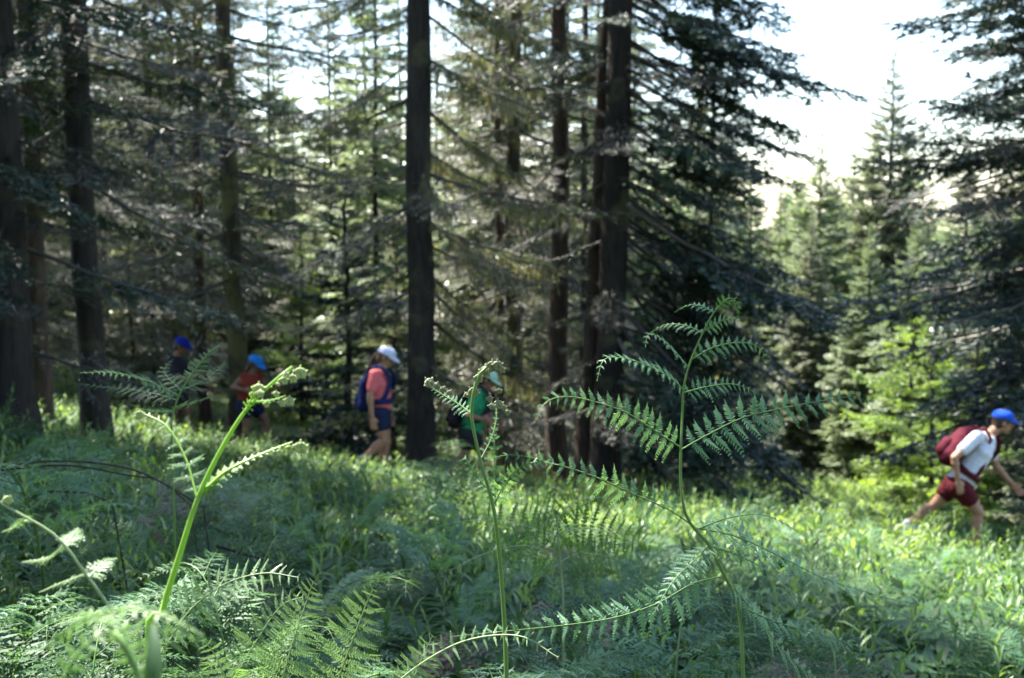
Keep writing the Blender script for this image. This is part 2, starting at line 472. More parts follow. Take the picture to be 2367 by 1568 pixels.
def conifer(seed, H, r0, zones, lean=(0, 0), bark='bark', needle='needle_dark', crown_name='crown', lichen=0, flare=1.5, extra=None):
    """zones: (kind, z0, z1, count, length0, length1, pitch0, pitch1[, yaw centre, yaw spread]).
    returns list of (part name, mesh) to be parented"""
    rng = np.random.default_rng(seed)
    tm, TP, Tr = trunk_mb(rng, H, r0, lean, flare)
    nd, wd, li = MB(), MB(), MB()
    for zn in zones:
        kind, z0, z1, cnt, l0, l1, p0, p1 = zn[:8]
        yc, ysp = (zn[8], zn[9]) if len(zn) > 9 else (0, math.pi)
        for c in range(cnt):
            f = (c + rng.uniform(-.4, .4)) / max(1, cnt - 1); f = min(max(f, 0), 1)
            z = z0 + (z1 - z0) * f
            c3 = np.array([np.interp(z, TP[:, 2], TP[:, 0]), np.interp(z, TP[:, 2], TP[:, 1]), z])
            L = (l0 + (l1 - l0) * f) * rng.uniform(.7, 1.2)
            yaw = (c * 2.399 + rng.uniform(-.5, .5)) if len(zn) <= 9 else rng.uniform(yc - ysp, yc + ysp)
            pitch = R(p0 + (p1 - p0) * f + rng.normal(0, 6))
            pr = BR[kind][rng.integers(len(BR[kind]))]
            base = {'mid': 2.0}.get(kind, 2.4)
            Mx = rot_branch(yaw, pitch, rng.normal(0, .2)) * (L / base)
            if rng.random() < .5: Mx = Mx @ np.diag([1, -1, 1])
            nd.put(pr[0], Mx, c3); wd.put(pr[1], Mx, c3)
            if lichen and kind in ('dead', 'sparse') and z < 9 and (lichen < 50 or math.cos(yaw) > -.2 or rng.random() < .15):
                ax = np.array([[.1 * base, 0, -.005 * base], [.5 * base, 0, -.02 * base], [.8 * base, 0, .01 * base]]) @ Mx.T + c3
                lichen_on(li, rng, ax, int(lichen * L * rng.uniform(.3, 1.6)))
    parts = [('trunk', tm.mesh('trunk', M[bark]))]
    if nd.n: parts.append((crown_name, nd.mesh(crown_name, M[needle], False)))
    if wd.n: parts.append(('branches', wd.mesh('branches', M['twig'], False)))
    if li.n: parts.append(('hanging_lichen', li.mesh('hanging_lichen', M['lichen'], False)))
    return parts


def plant_tree(parts, loc, name, label, cat, group=None, rz=0, sc=1.0):
    root = empty(name, loc, label, cat, group)
    root.rotation_euler = (0, 0, rz); root.scale = (sc, sc, sc)
    for nm, me in parts:
        o = bpy.data.objects.new(nm, me); COL.objects.link(o); o.parent = root
    return root

# ---- the trees that can be told apart
def base_at(px, d, sink=.0):
    p = gp(px, d); p[2] -= sink; return p


plant_tree(conifer(11, 21, .145, [('dense', 1.6, 5.5, 26, 1.7, 2.0, -22, -12), ('dead', .8, 4.5, 18, 1.4, 1.6, -15, -10), ('coarse', 7, 19, 12, 1.6, .4, -10, 20)], (-.01, 0)),
           base_at(18, 10), 'conifer_tree', 'thick dark conifer cut by the left edge of the view', 'tree')
plant_tree(conifer(12, 20, .085, [('dead', 2.5, 7, 22, 1.7, 2.0, -20, -12), ('coarse', 9, 18, 12, 1.6, .4, -10, 20)], (.0, 0), 'bark_red'),
           base_at(86, 12), 'conifer_tree', 'reddish slim conifer tucked just behind the thick dark trunk at the left edge', 'tree')
plant_tree(conifer(13, 21, .115, [('dead', 2.5, 7, 30, 1.8, 2.2, -22, -14), ('dense', 3.4, 7, 7, 1.6, 1.8, -18, -12), ('coarse', 8, 19, 10, 1.6, .4, -10, 20)], (-.036, 0)),
           base_at(213, 11), 'conifer_tree', 'dark conifer leaning left, second big trunk from the left edge', 'tree')
plant_tree(conifer(14, 20, .135, [('dead', 2.2, 8, 42, 2.2, 2.6, -16, -12), ('sparse', 4.0, 8, 12, 2.0, 2.2, -15, -10), ('coarse', 8, 20, 30, 2.4, .4, -10, 20)], (-.02, 0), 'bark_moss', 'needle_grey', lichen=5),
           base_at(543, 17.6), 'conifer_tree', 'yellow mossy conifer trunk behind the hiker in the light blue cap', 'tree')
plant_tree(conifer(15, 23, .172, [('dead', 1.3, 7.2, 17, 2.3, 2.6, -34, -24, 0, .5), ('dead', 1.3, 7.2, 16, 1.9, 2.1, -26, -16, math.pi, .6),
                                  ('dead', 3, 9, 14, 1.5, 1.9, -24, -10), ('coarse', 10, 20, 16, 1.8, .4, -10, 20)], (.0, 0), 'bark', 'needle_grey', lichen=60),
           base_at(967, 15.2), 'conifer_tree', 'straight dark central conifer with pale lichen hanging from its dead branches', 'tree')
plant_tree(conifer(16, 20, .125, [('dead', 1.0, 8, 34, 1.9, 2.4, -22, -12), ('sparse', 5, 8, 8, 1.6, 2, -15, -10), ('coarse', 9, 20, 24, 2.2, .4, -10, 20)], (.0, 0), 'bark_moss', 'needle_grey', lichen=18),
           base_at(1190, 19), 'conifer_tree', 'mottled slim conifer just right of the hiker in the mint cap', 'tree')
plant_tree(conifer(17, 19, .135, [('dead', 2.6, 8, 20, 1.4, 2.0, -22, -12), ('dense', 5.2, 8, 7, 1.6, 2, -15, -10), ('coarse', 9, 19, 20, 2.2, .4, -10, 20)], (.012, 0), 'bark_red', 'needle_dark'),
           base_at(1290, 17), 'conifer_tree', 'bare reddish conifer trunk standing alone between the mottled and the forked trees', 'tree')
plant_tree(conifer(18, 22, .19, [('dense', 1.4, 9.5, 66, 3.0, 2.7, -34, -16, 0, .95), ('dense', 3.5, 9, 14, 1.5, 2.0, -20, -10), ('dead', 1.0, 6, 20, 1.5, 2.0, -28, -16), ('coarse', 9.5, 19, 18, 2.2, .4, -8, 20)], (.026, 0)),
           base_at(1400, 16), 'conifer_tree', 'big dark conifer with dense drooping boughs reaching right over the clearing', 'tree')
plant_tree(conifer(19, 9, .12, [('dead', 1.6, 8, 12, 1.0, 1.2, -25, -14)], (.055, 0), 'bark_red'),
           base_at(1348, 16.3), 'conifer_tree', 'thin reddish trunk leaning against the big dark conifer', 'tree')
plant_tree(conifer(20, 20, .2, [('dense', 2.3, 9, 68, 2.9, 2.6, -18, -6, math.pi, 1.3), ('dead', 2.0, 6, 14, 2.4, 2.6, -22, -12, math.pi, 1.3), ('coarse', 9, 20, 30, 2.8, .4, -8, 20)]),
           base_at(2600, 14.5), 'conifer_tree', 'dark conifer sweeping its boughs in over the right edge above the red backpack', 'tree')

# ---- young firs
YF = [conifer(40 + k, 3.6, .04, [('mid', .15, 3.5, 46, 1.25, .12, -6, 25)], bark='bark', needle=nm) for k, nm in enumerate(['needle_dark', 'needle_fresh', 'needle_silver'])]
for px, d, k, sc_, lab in [(2265, 17.5, 1, .85, 'yellow green young fir just behind the red backpack'), (2110, 24, 1, 1.3, 'large yellow green young fir at the right side of the clearing'), (800, 17.5, 0, 1.15, 'dark young fir behind the hiker in the white cap'),
                           (905, 19.5, 2, 1.0, 'grey young fir between the white cap and the central trunk'),
                           (1560, 20, 0, 1.25, 'dark young fir under the drooping boughs of the big conifer'),
                           (1690, 23, 2, 1.2, 'grey young fir at the right foot of the drooping boughs'),
                           (2170, 19, 1, 1.0, 'bright green young fir left of the hiker with the red backpack'),
                           (2420, 17, 2, .9, 'grey young fir in front of the hiker in the white shirt'),
                           (690, 22, 1, 1.0, 'sunlit young fir right of the light blue cap'),
                           (300, 20, 2, .8, 'small grey fir between the leaning trunk and the dark blue cap')]:
    plant_tree(YF[k], base_at(px, d), 'young_fir', lab, 'young fir', None, rz=px, sc=sc_)

# ---- forest behind
FG = [conifer(60, 19, .075, [('dead', .6, 9, 56, 1.8, 2.2, -20, -10), ('coarse', 11, 19, 18, 1.7, .4, -8, 20)], needle='needle_silver'),
      conifer(61, 18, .075, [('dead', .6, 8, 34, 1.8, 2.0, -20, -10), ('sparse', 4, 9, 18, 1.8, 2.0, -15, -8), ('coarse', 11, 18, 16, 1.6, .4, -8, 20)], bark='bark_red', needle='needle_silver'),
      conifer(62, 16, .10, [('mid', .4, 9, 84, 2.5, 1.5, -16, -6), ('mid', 9, 15.8, 50, 1.5, .2, -4, 30)], needle='needle_haze'),
      conifer(63, 18, .11, [('mid', .5, 10, 84, 2.5, 1.6, -16, -6), ('mid', 10, 17.8, 50, 1.6, .2, -4, 30)], needle='needle_silver')]
FG.append(conifer(64, 19, .12, [('mid', 11.3, 15, 17, 2.2, 1.9, -2, 0), ('mid', 15, 18.8, 20, 1.9, .2, 0, 30)], needle='needle_grey'))  # unseen high crown, shaped to shade the tall sharp fern
FG.append(conifer(65, 19, .12, [('mid', 9.5, 14, 22, 2.1, 1.9, -4, 0), ('mid', 14, 18.8, 20, 1.9, .2, 0, 30)], needle='needle_grey'))  # second unseen crown, shaped to throw dappled shade on the foreground
FL = ['grey twiggy conifer in the crowded forest behind the hikers', 'reddish conifer with sparse needles in the forest behind the hikers',
      'fresh green conifer in the sunlit forest behind the hikers', 'grey green conifer in the sunlit forest behind the hikers', '']
FGR = ['grey twiggy conifers behind the hikers', 'reddish sparse conifers behind the hikers', 'fresh green conifers behind the hikers', 'grey green conifers behind the hikers', '']
rg = np.random.default_rng(21)
placed = []
def try_place(px, d, mind):
    p = gp(px, d)
    if any(math.hypot(p[0] - a, p[1] - b_) < mind for a, b_ in placed): return None
    placed.append((p[0], p[1])); return p
def tree_place(px, d):
    cols = [(60, 'beyond the trunk at the left edge'), (220, 'between the two left trunks'), (540, 'right of the leaning left trunk'), (760, 'right of the mossy trunk'), (960, 'left of the central trunk'),
            (1190, 'right of the central trunk'), (1300, 'by the bare reddish trunk'), (1420, 'behind the big dark conifer'), (9999, 'behind the drooping boughs')]
    col = [c for lim, c in cols if px < lim][0]
    return col, 'near' if d < 26 else 'mid distance' if d < 42 else 'far' if d < 62 else 'farthest'
def tree_label(k, px, d):
    col, row = tree_place(px, d)
    return ['grey twiggy conifer', 'reddish sparse conifer', 'fresh green conifer', 'grey green conifer'][k] + ' ' + col + ', ' + row
def forest(n, d0, d1, px0, px1, mind, pk, s0, s1):
    k_ = 0; tries = 0
    while k_ < n and tries < n * 30:
        tries += 1
        d = rg.uniform(d0, d1); px = rg.uniform(px0, px1)
        if (abs(px - 1290) < 30 or 600 < px < 800) and d < 27: continue
        p = try_place(px, d, mind)
        if p is None: continue
        k = int(rg.choice(4, p=pk))
        plant_tree(FG[k], p, 'forest_conifer', tree_label(k, px, d), 'tree', FGR[k] + ', ' + tree_place(px, d)[0], rz=rg.uniform(0, 6.28), sc=rg.uniform(s0, s1))
        k_ += 1


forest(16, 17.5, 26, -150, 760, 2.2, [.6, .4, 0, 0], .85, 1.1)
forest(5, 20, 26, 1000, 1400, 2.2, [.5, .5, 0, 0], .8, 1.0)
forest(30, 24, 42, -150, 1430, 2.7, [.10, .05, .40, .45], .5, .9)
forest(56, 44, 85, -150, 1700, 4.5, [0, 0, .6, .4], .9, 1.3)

# ---- the light green stand across the clearing
GR = [conifer(80 + k, 16, .16, [('mid', .2, 8.5, 165, 3.1, 2.2, -16, -6), ('mid', 8.5, 15.9, 120, 2.2, .2, -6, 36)], needle=nm) for k, nm in enumerate(['needle_haze', 'needle_silver', 'needle_haze'])]
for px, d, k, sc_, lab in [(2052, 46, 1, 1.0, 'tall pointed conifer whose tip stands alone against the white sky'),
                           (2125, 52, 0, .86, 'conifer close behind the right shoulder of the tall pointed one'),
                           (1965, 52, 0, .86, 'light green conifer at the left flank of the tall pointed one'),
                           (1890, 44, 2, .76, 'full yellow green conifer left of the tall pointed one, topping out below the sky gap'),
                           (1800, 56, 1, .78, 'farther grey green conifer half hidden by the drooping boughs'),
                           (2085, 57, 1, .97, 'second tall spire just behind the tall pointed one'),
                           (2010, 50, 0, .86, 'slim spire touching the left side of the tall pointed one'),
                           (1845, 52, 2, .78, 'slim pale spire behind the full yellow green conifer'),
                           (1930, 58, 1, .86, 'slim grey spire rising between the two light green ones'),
                           (1735, 62, 0, .92, 'far conifer with painted haze filling the gap under the drooping boughs'),
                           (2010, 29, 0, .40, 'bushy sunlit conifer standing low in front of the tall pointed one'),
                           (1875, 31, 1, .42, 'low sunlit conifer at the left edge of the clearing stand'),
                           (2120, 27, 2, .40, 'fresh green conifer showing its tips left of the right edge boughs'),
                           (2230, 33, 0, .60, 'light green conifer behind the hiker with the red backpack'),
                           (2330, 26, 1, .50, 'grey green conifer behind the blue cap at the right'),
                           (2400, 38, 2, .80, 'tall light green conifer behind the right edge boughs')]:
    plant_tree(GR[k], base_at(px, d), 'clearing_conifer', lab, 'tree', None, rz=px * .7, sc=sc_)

# ---- distant conifers and far wood, then unseen conifers added to shade the foreground
rg = np.random.default_rng(88)
for _ in range(14):
    d = rg.uniform(60, 90); px = rg.uniform(1700, 2600); k = int(rg.integers(3))
    p = try_place(px, d, 4.5)
    if p is not None: plant_tree(GR[k], p, 'distant_conifer', 'distant conifer in the wood beyond the sunny clearing', 'tree', 'conifers beyond the sunny clearing', rz=rg.uniform(0, 6.28), sc=rg.uniform(.7, .9))
# the far wood closing the valley: one mass
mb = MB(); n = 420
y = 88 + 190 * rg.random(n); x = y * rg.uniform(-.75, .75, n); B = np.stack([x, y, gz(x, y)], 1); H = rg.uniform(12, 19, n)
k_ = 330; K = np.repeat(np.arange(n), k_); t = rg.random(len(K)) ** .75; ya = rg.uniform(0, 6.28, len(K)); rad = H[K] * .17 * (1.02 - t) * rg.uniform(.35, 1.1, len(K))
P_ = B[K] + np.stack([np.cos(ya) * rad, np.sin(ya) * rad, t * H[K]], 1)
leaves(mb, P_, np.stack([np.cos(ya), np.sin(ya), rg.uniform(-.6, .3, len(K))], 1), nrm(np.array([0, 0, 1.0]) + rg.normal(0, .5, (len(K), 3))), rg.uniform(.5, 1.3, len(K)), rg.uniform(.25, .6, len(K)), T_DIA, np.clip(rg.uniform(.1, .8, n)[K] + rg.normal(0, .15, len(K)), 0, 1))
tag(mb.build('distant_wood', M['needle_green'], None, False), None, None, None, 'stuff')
for x, y, k, sc_ in [(-3, -4, 0, 1), (1.5, -6, 3, .9), (5, -3.5, 0, 1), (8.5, -5, 3, 1), (-1, -10, 3, 1), (5, -9, 2, 1), (9, 1, 1, .9), (-10, -7, 3, 1), (-6.2, -1.6, 4, 1), (-6.4, .9, 1, .9), (-9, 2.5, 3, 1.0), (-4.9, 7.9, 5, 1), (-6.4, 9.9, 5, 1), (-7.6, 10.0, 3, .95), (-12, 6, 0, 1.1), (-13, 10, 2, 1)]:  # out of view, put in for the shade they cast
    plant_tree(FG[k], (x, y, float(gz(x, y))), 'shade_conifer', 'unseen conifer added beside and behind the ferns for its shade', 'tree', 'added shade conifers around the viewpoint', rz=x, sc=sc_)

# ------------------------------------------------------------------ ferns
def frond3(lf, st, path, pl, n, nl=8, N=(0, -.7, .7), r0=.0015, prof=None, lobe=.24, ang=(75, 50), droop=.25, rng=None, tint=.5, t0=.06, sides=4, stint=.5, template=None, wig=.1, offset=0.0):
    """pinna or small frond: axis path, n pairs of pinnules of length pl, each with nl pairs of lobes"""
    rng = rng or np.random.default_rng(1)
    template = T_LOBE if template is None else template
    ax, Ltot = resample(path, 28)
    if st is not None: tube(st, ax, np.linspace(r0, r0 * .3, 28), sides, stint, cap=False)
    T = nrm(np.gradient(ax, axis=0))
    t = np.linspace(t0, .995, n)
    tt = np.concatenate([t, np.clip(t + offset / n, 0, 1)]); sd = np.repeat([1.0, -1.0], n)
    f = tt * 27; i = np.clip(f.astype(int), 0, 26); w = (f - i)[:, None]
    P = ax[i] * (1 - w) + ax[i + 1] * w
    Tt = nrm(T[i] * (1 - w) + T[i + 1] * w)
    Nn = nrm(np.asarray(N, float) + rng.normal(0, wig, (2 * n, 3)))
    S = nrm(np.cross(Nn, Tt)) * sd[:, None]
    Nn = nrm(np.cross(Tt, S * sd[:, None]))
    a = np.radians(ang[0] + (ang[1] - ang[0]) * tt + rng.normal(0, 4, 2 * n))[:, None]
    D = nrm(Tt * np.cos(a) + S * np.sin(a) + Nn * rng.normal(0, wig * .8, (2 * n, 1)))
    pf = prof(tt) if prof else np.minimum(1, .55 + tt * 2.2) * (1.02 - tt) ** .75
    L = pl * pf * rng.uniform(.8, 1.12, 2 * n)
    tin = np.clip(tint + rng.normal(0, .1, 2 * n) + .15 * tt, 0, 1)
    leaves(lf, P, D, Nn, L, L * lobe * .55 + .0006, T_DIA, tin)
    if nl > 0:
        s = (np.arange(nl) + .55) / (nl + .35)
        SS, K = np.meshgrid(s, np.arange(2 * n)); SS = SS.ravel(); K = K.ravel()
        drp = np.array([0, 0, -1.0])
        Pl = P[K] + D[K] * (SS * L[K])[:, None] + drp * (droop * SS ** 2 * L[K])[:, None]
        leaves_l, = [L[K] * lobe * (1.08 - SS) ** .75 * np.minimum(1, .6 + 2 * SS)]
        Sd = nrm(np.cross(Nn[K], D[K]))
        for sg in (1.0, -1.0):
            kp = rng.random(len(K)) < .955
            Dl = nrm(D[K] * .48 + Sd * sg + np.array([0, 0, -.15]) + rng.normal(0, .07, (len(K), 3)))
            leaves(lf, Pl[kp], Dl[kp], nrm(Nn[K] + rng.normal(0, .22, (len(K), 3)))[kp], (leaves_l * rng.uniform(.75, 1.2, len(K)))[kp], (L[K] / nl * .60)[kp], template, np.clip(tin[K] + rng.normal(0, .08, len(K)), 0, 1)[kp])


def PX(pts, d, wob=0.0, seed=0):
    """photo polyline -> world polyline at depth d; third value of a point is added depth"""
    rr = np.random.default_rng(seed); out = []
    for p in pts:
        out.append(W(p[0], p[1], d + (p[2] if len(p) > 2 else 0) + rr.normal(0, wob)))
    return np.array(out)


def crozier(lf, pos, dirv, size, rng, coils=1.6, tint=.6, plane=None):
    """a coiled fiddlehead starting at pos heading dirv"""
    D = nrm(dirv); A = nrm(np.cross(D, plane if plane is not None else nrm(np.array([.3, -1, .1]) + rng.normal(0, .3, 3))))
    n = 26; th = np.linspace(0, coils * 2 * math.pi, n); r = size * .5 * (1 - .72 * th / th[-1])
    c = np.asarray(pos) + A * size * .5
    P = c + (-A[None] * np.cos(th)[:, None] + D[None] * np.sin(th)[:, None]) * r[:, None]
    P = P + np.cross(A, D)[None] * (np.linspace(0, 1, n)[:, None] * size * .12)
    tube(lf, P, np.linspace(size * .15, size * .13, n), 8, tint)
    tube(lf, np.array([c - np.cross(A, D) * size * .02, c + np.cross(A, D) * size * .12]), [size * .3, size * .2], 9, tint)
    # woolly hairs
    k = rng.integers(0, n, 46); H = nrm(rng.normal(0, 1, (46, 3)))
    leaves(lf, P[k] + H * size * .12, H, nrm(rng.normal(0, 1, (46, 3))), size * .09, size * .03, T_DIA, np.clip(tint + rng.uniform(-.1, .35, 46), 0, 1))
    # small rolled leaflets on the back of the coil
    for m in range(0, n - 6, 3):
        tube(lf, np.array([P[m], P[m] + nrm(P[m] - c) * size * .22 + np.cross(A, D) * size * .1 * (-1) ** m, P[m] + nrm(P[m] - c) * size * .24 + D * size * .1]), [size * .09, size * .10, size * .05], 5, tint + .1)


def to_local(mb_root, loc):
    mb_root.v = [v - np.asarray(loc) for v in mb_root.v]
    return mb_root


def hero(name, label, cat, base, stem_pts, radii, stem_mat, leaf_mat_, pinnae, crs=(), extra=(), k=9, cro_mat='crozier', group=None, d=1.8, side='stem'):
    root = empty(name, base, label, cat, group)
    rng = np.random.default_rng(int(abs(base[0]) * 1000) + 5)
    st = MB(); P, _ = resample(stem_pts, 70)
    tube(st, P, np.interp(np.linspace(0, 1, 70), np.linspace(0, 1, len(radii)), radii), k, .5)
    to_local(st, base).build('stem', M[stem_mat], root)
    for pn in pinnae:
        lf, s2 = MB(), MB()
        kw = dict(pn); path = kw.pop('path'); mt = kw.pop('mat', leaf_mat_)
        tw = kw.pop('nostem', False)
        frond3(lf, s2, path, rng=rng, **kw)
        fo = to_local(lf, base).build('frond', M[mt], root, False)
        to_local(s2, base).build('rachis', M[stem_mat], fo)
    for c in crs:
        cm = MB(); crozier(cm, c[0], c[1], c[2], rng, tint=c[3] if len(c) > 3 else .6)
        to_local(cm, base).build('crozier', M[cro_mat], root)
    return root


NF = nrm([0, -.85, .5])     # leaflets turned to the viewer and the sky
NU = nrm([.05, -.35, .9])
def ground_below(px, py, d):
    p = W(px, py, d); return np.array([p[0], p[1], float(gz(p[0], p[1]))])


# --- A: the sharp fern right of centre
dA = 1.85
bA = ground_below(1722, 1568, dA)
stemA = np.vstack([bA - [0, 0, .02], PX([(1725, 1900), (1718, 1568), (1706, 1400), (1675, 1332), (1640, 1262), (1600, 1216), (1581, 1175), (1573, 1100), (1574, 1030), (1577, 960), (1580, 900), (1591, 850), (1615, 790), (1650, 722), (1683, 692), (1702, 702), (1703, 722)], dA, .004, 3)])
pA = []
def pa(pts, plpx, n, nl=8, N=NF, d=dA, dz=0.0, **kw):
    f = d / FPX * .95; n = int(n * 1.12)
    pts = [(p[0], p[1], (p[2] if len(p) > 2 else dz * i / max(1, len(pts) - 1))) for i, p in enumerate(pts)]
    return dict(path=PX(pts, d), pl=plpx * f, n=n, nl=nl, N=N, r0=kw.pop('r0', .0013), **kw)
pA += [
    pa([(1592, 850), (1558, 812), (1520, 778), (1498, 775), (1492, 803)], 46, 11, 6, NU, dz=-.05),
    pa([(1600, 830), (1650, 803), (1710, 792), (1755, 805), (1780, 848)], 42, 13, 6, NF, dz=.04),
    pa([(1627, 770), (1580, 752), (1535, 752), (1500, 772)], 34, 10, 5, NU, dz=.05),
    pa([(1630, 765), (1668, 742), (1700, 738), (1708, 752)], 30, 9, 5, NF, dz=-.04),
    pa([(1650, 722), (1615, 706), (1585, 708), (1560, 722)], 28, 9, 5, NU, dz=.03),
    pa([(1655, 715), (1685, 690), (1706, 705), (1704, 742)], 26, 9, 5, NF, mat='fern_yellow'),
    pa([(1580, 902), (1548, 872), (1490, 843), (1432, 827), (1395, 833), (1380, 880)], 54, 15, 8, NU, dz=-.08),
    pa([(1580, 908), (1640, 893), (1700, 889), (1752, 910)], 44, 13, 6, NF, dz=.07),
    pa([(1574, 1035), (1520, 1000), (1450, 955), (1380, 930), (1312, 917), (1262, 930), (1235, 978)], 72, 17, 10, NF, dz=-.10, ang=(80, 55)),
    pa([(1574, 1040), (1640, 1003), (1720, 965), (1820, 942), (1920, 924), (1990, 920), (2034, 968)], 88, 18, 10, NF, dz=.10, ang=(78, 52)),
    pa([(1598, 1213), (1545, 1178), (1460, 1140), (1370, 1100), (1280, 1072), (1190, 1052), (1120, 1062)], 70, 18, 9, NF, dz=-.12),
    pa([(1604, 1220), (1700, 1240), (1800, 1285), (1900, 1335), (2000, 1368), (2085, 1392)], 92, 19, 10, NU, dz=.10),
    pa([(1610, 1224), (1690, 1196), (1770, 1192), (1850, 1232)], 54, 14, 7, NU, dz=.06),
    pa([(1640, 1262), (1600, 1300), (1555, 1345), (1510, 1420)], 58, 13, 8, NU, dz=-.08),
    pa([(1673, 1332), (1600, 1350), (1520, 1395), (1420, 1428), (1300, 1446), (1170, 1459), (1045, 1472)], 84, 20, 9, NF, dz=-.06),
    pa([(1677, 1336), (1750, 1425), (1805, 1500), (1880, 1566), (1950, 1610)], 90, 17, 9, NU, dz=.08),
    pa([(1706, 1400), (1800, 1440), (1900, 1468), (2020, 1505)], 66, 15, 8, NU, dz=.05),
    pa([(1640, 1262), (1720, 1290), (1800, 1340), (1860, 1400)], 52, 14, 7, NU, dz=.05),
]
hero('bracken_fern', 'tall sharp bracken fern right of centre with wide spreading arms', 'fern', bA, stemA, [.0048, .0042, .0040, .0036, .0032, .0028, .0022, .0016, .001], 'stem', 'fern_hero', pA)

# --- B: centre stem with woolly tips in front of the mint cap
dB = 1.78
bB = ground_below(1172, 1568, dB)
stemB = np.vstack([bB - [0, 0, .02], PX([(1176, 1900), (1171, 1568), (1165, 1420), (1153, 1270), (1140, 1170), (1112, 1070), (1093, 985), (1090, 955), (1095, 905), (1108, 866), (1128, 846)], dB, .003, 4)])
pB = [pa([(1090, 957), (1062, 936), (1022, 912), (986, 890)], 30, 12, 5, NF, dB, .04),
      pa([(1110, 1065), (1135, 1015), (1147, 970), (1147, 930)], 20, 10, 4, NF, dB, .05, ang=(70, 60)),
      pa([(1140, 1168), (1168, 1118), (1195, 1085), (1240, 1068), (1290, 1075)], 40, 14, 6, NF, dB, -.05),
      pa([(1146, 1170), (1143, 1090), (1143, 1000), (1146, 945)], 42, 9, 7, NF, dB + .06, .02, mat='fern_hero'),
      pa([(1146, 1150), (1100, 1100), (1075, 1060), (1060, 1075)], 34, 10, 6, NF, dB + .06, .02)]
cB = []
for px, py, s in [(1085, 905, 22), (1098, 868, 20), (1112, 850, 24), (1128, 838, 24), (1141, 838, 22), (1153, 850, 15), (1074, 912, 14), (985, 884, 24), (1002, 890, 14), (1018, 900, 14), (1034, 908, 13), (1143, 928, 20), (1130, 935, 14), (1158, 938, 14), (1168, 950, 12), (1126, 918, 14), (1148, 900, 12)]:
    cB.append((W(px, py + s * .3, dB + np.random.default_rng(px).normal(0, .008)), np.array([.25 if px > 1090 else -.35, .1, .9]), s * dB / FPX, .5))
hero('bracken_fern', 'upright green fern stalk with coiled woolly tips rising before the mint cap', 'fern', bB, stemB, [.0050, .0046, .0044, .0040, .0034, .0026, .0022], 'stem', 'fern_hero', pB, cB, cro_mat='crozier_brown')

# --- C: the bright croziers on the left
dC = 1.28
bC = ground_below(372, 1425, dC)
stemC = np.vstack([bC - [0, 0, .02], PX([(345, 1568), (372, 1425), (413, 1290), (455, 1158), (500, 1060), (556, 965), (600, 914), (645, 872), (676, 848)], dC, .002, 5)])
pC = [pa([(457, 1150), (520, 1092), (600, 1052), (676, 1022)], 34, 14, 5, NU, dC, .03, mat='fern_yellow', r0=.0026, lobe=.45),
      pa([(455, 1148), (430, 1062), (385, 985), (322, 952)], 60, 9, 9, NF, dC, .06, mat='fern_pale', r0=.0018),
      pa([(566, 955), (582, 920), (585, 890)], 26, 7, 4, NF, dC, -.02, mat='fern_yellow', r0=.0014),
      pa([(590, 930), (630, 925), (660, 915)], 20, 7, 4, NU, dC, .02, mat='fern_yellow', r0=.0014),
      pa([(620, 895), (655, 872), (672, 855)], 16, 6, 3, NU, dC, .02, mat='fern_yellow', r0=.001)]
cC = []
for px, py, s in [(683, 850, 25), (668, 866, 19), (651, 861, 18), (648, 872, 17), (587, 888, 25), (580, 905, 17), (595, 902, 16), (660, 918, 20), (645, 925, 15), (683, 1022, 26), (662, 1030, 14), (574, 925, 13), (610, 928, 14), (632, 905, 13), (640, 1040, 12), (315, 950, 17)]:
    cC.append((W(px, py + s * .4, dC + np.random.default_rng(px + 9).normal(0, .006)), np.array([.3, .1, .85]), s * dC / FPX, .75))
hero('bracken_fern', 'bright green bracken stalk on the left ending in pale coiled buds', 'fern', bC, stemC, [.0058, .0054, .0050, .0048, .0044, .0036, .0026, .0016], 'stem_bright', 'fern_pale', pC, cC)

# --- D: the backlit Y shaped fern in the centre
dD = 2.75
bD = ground_below(1302, 1440, dD)
stemD = np.vstack([bD - [0, 0, .02], PX([(1302, 1440), (1298, 1340), (1290, 1240), (1287, 1180)], dD, .003, 6)])
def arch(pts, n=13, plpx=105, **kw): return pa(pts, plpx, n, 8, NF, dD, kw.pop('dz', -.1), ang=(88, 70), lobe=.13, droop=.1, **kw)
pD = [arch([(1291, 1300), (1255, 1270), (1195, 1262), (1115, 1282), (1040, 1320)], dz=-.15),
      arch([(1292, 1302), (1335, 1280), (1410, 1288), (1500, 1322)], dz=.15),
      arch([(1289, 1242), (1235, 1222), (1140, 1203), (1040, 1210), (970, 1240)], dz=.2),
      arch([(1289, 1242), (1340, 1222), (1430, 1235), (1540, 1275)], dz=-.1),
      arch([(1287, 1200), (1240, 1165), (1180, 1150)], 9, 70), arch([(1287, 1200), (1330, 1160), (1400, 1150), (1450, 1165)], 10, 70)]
hero('bracken_fern', 'backlit yellow green fern on a pale forked stalk between the two tall stalks', 'fern', bD, stemD, [.0045, .004, .003, .002], 'stem_pale', 'fern_yellow', pD)

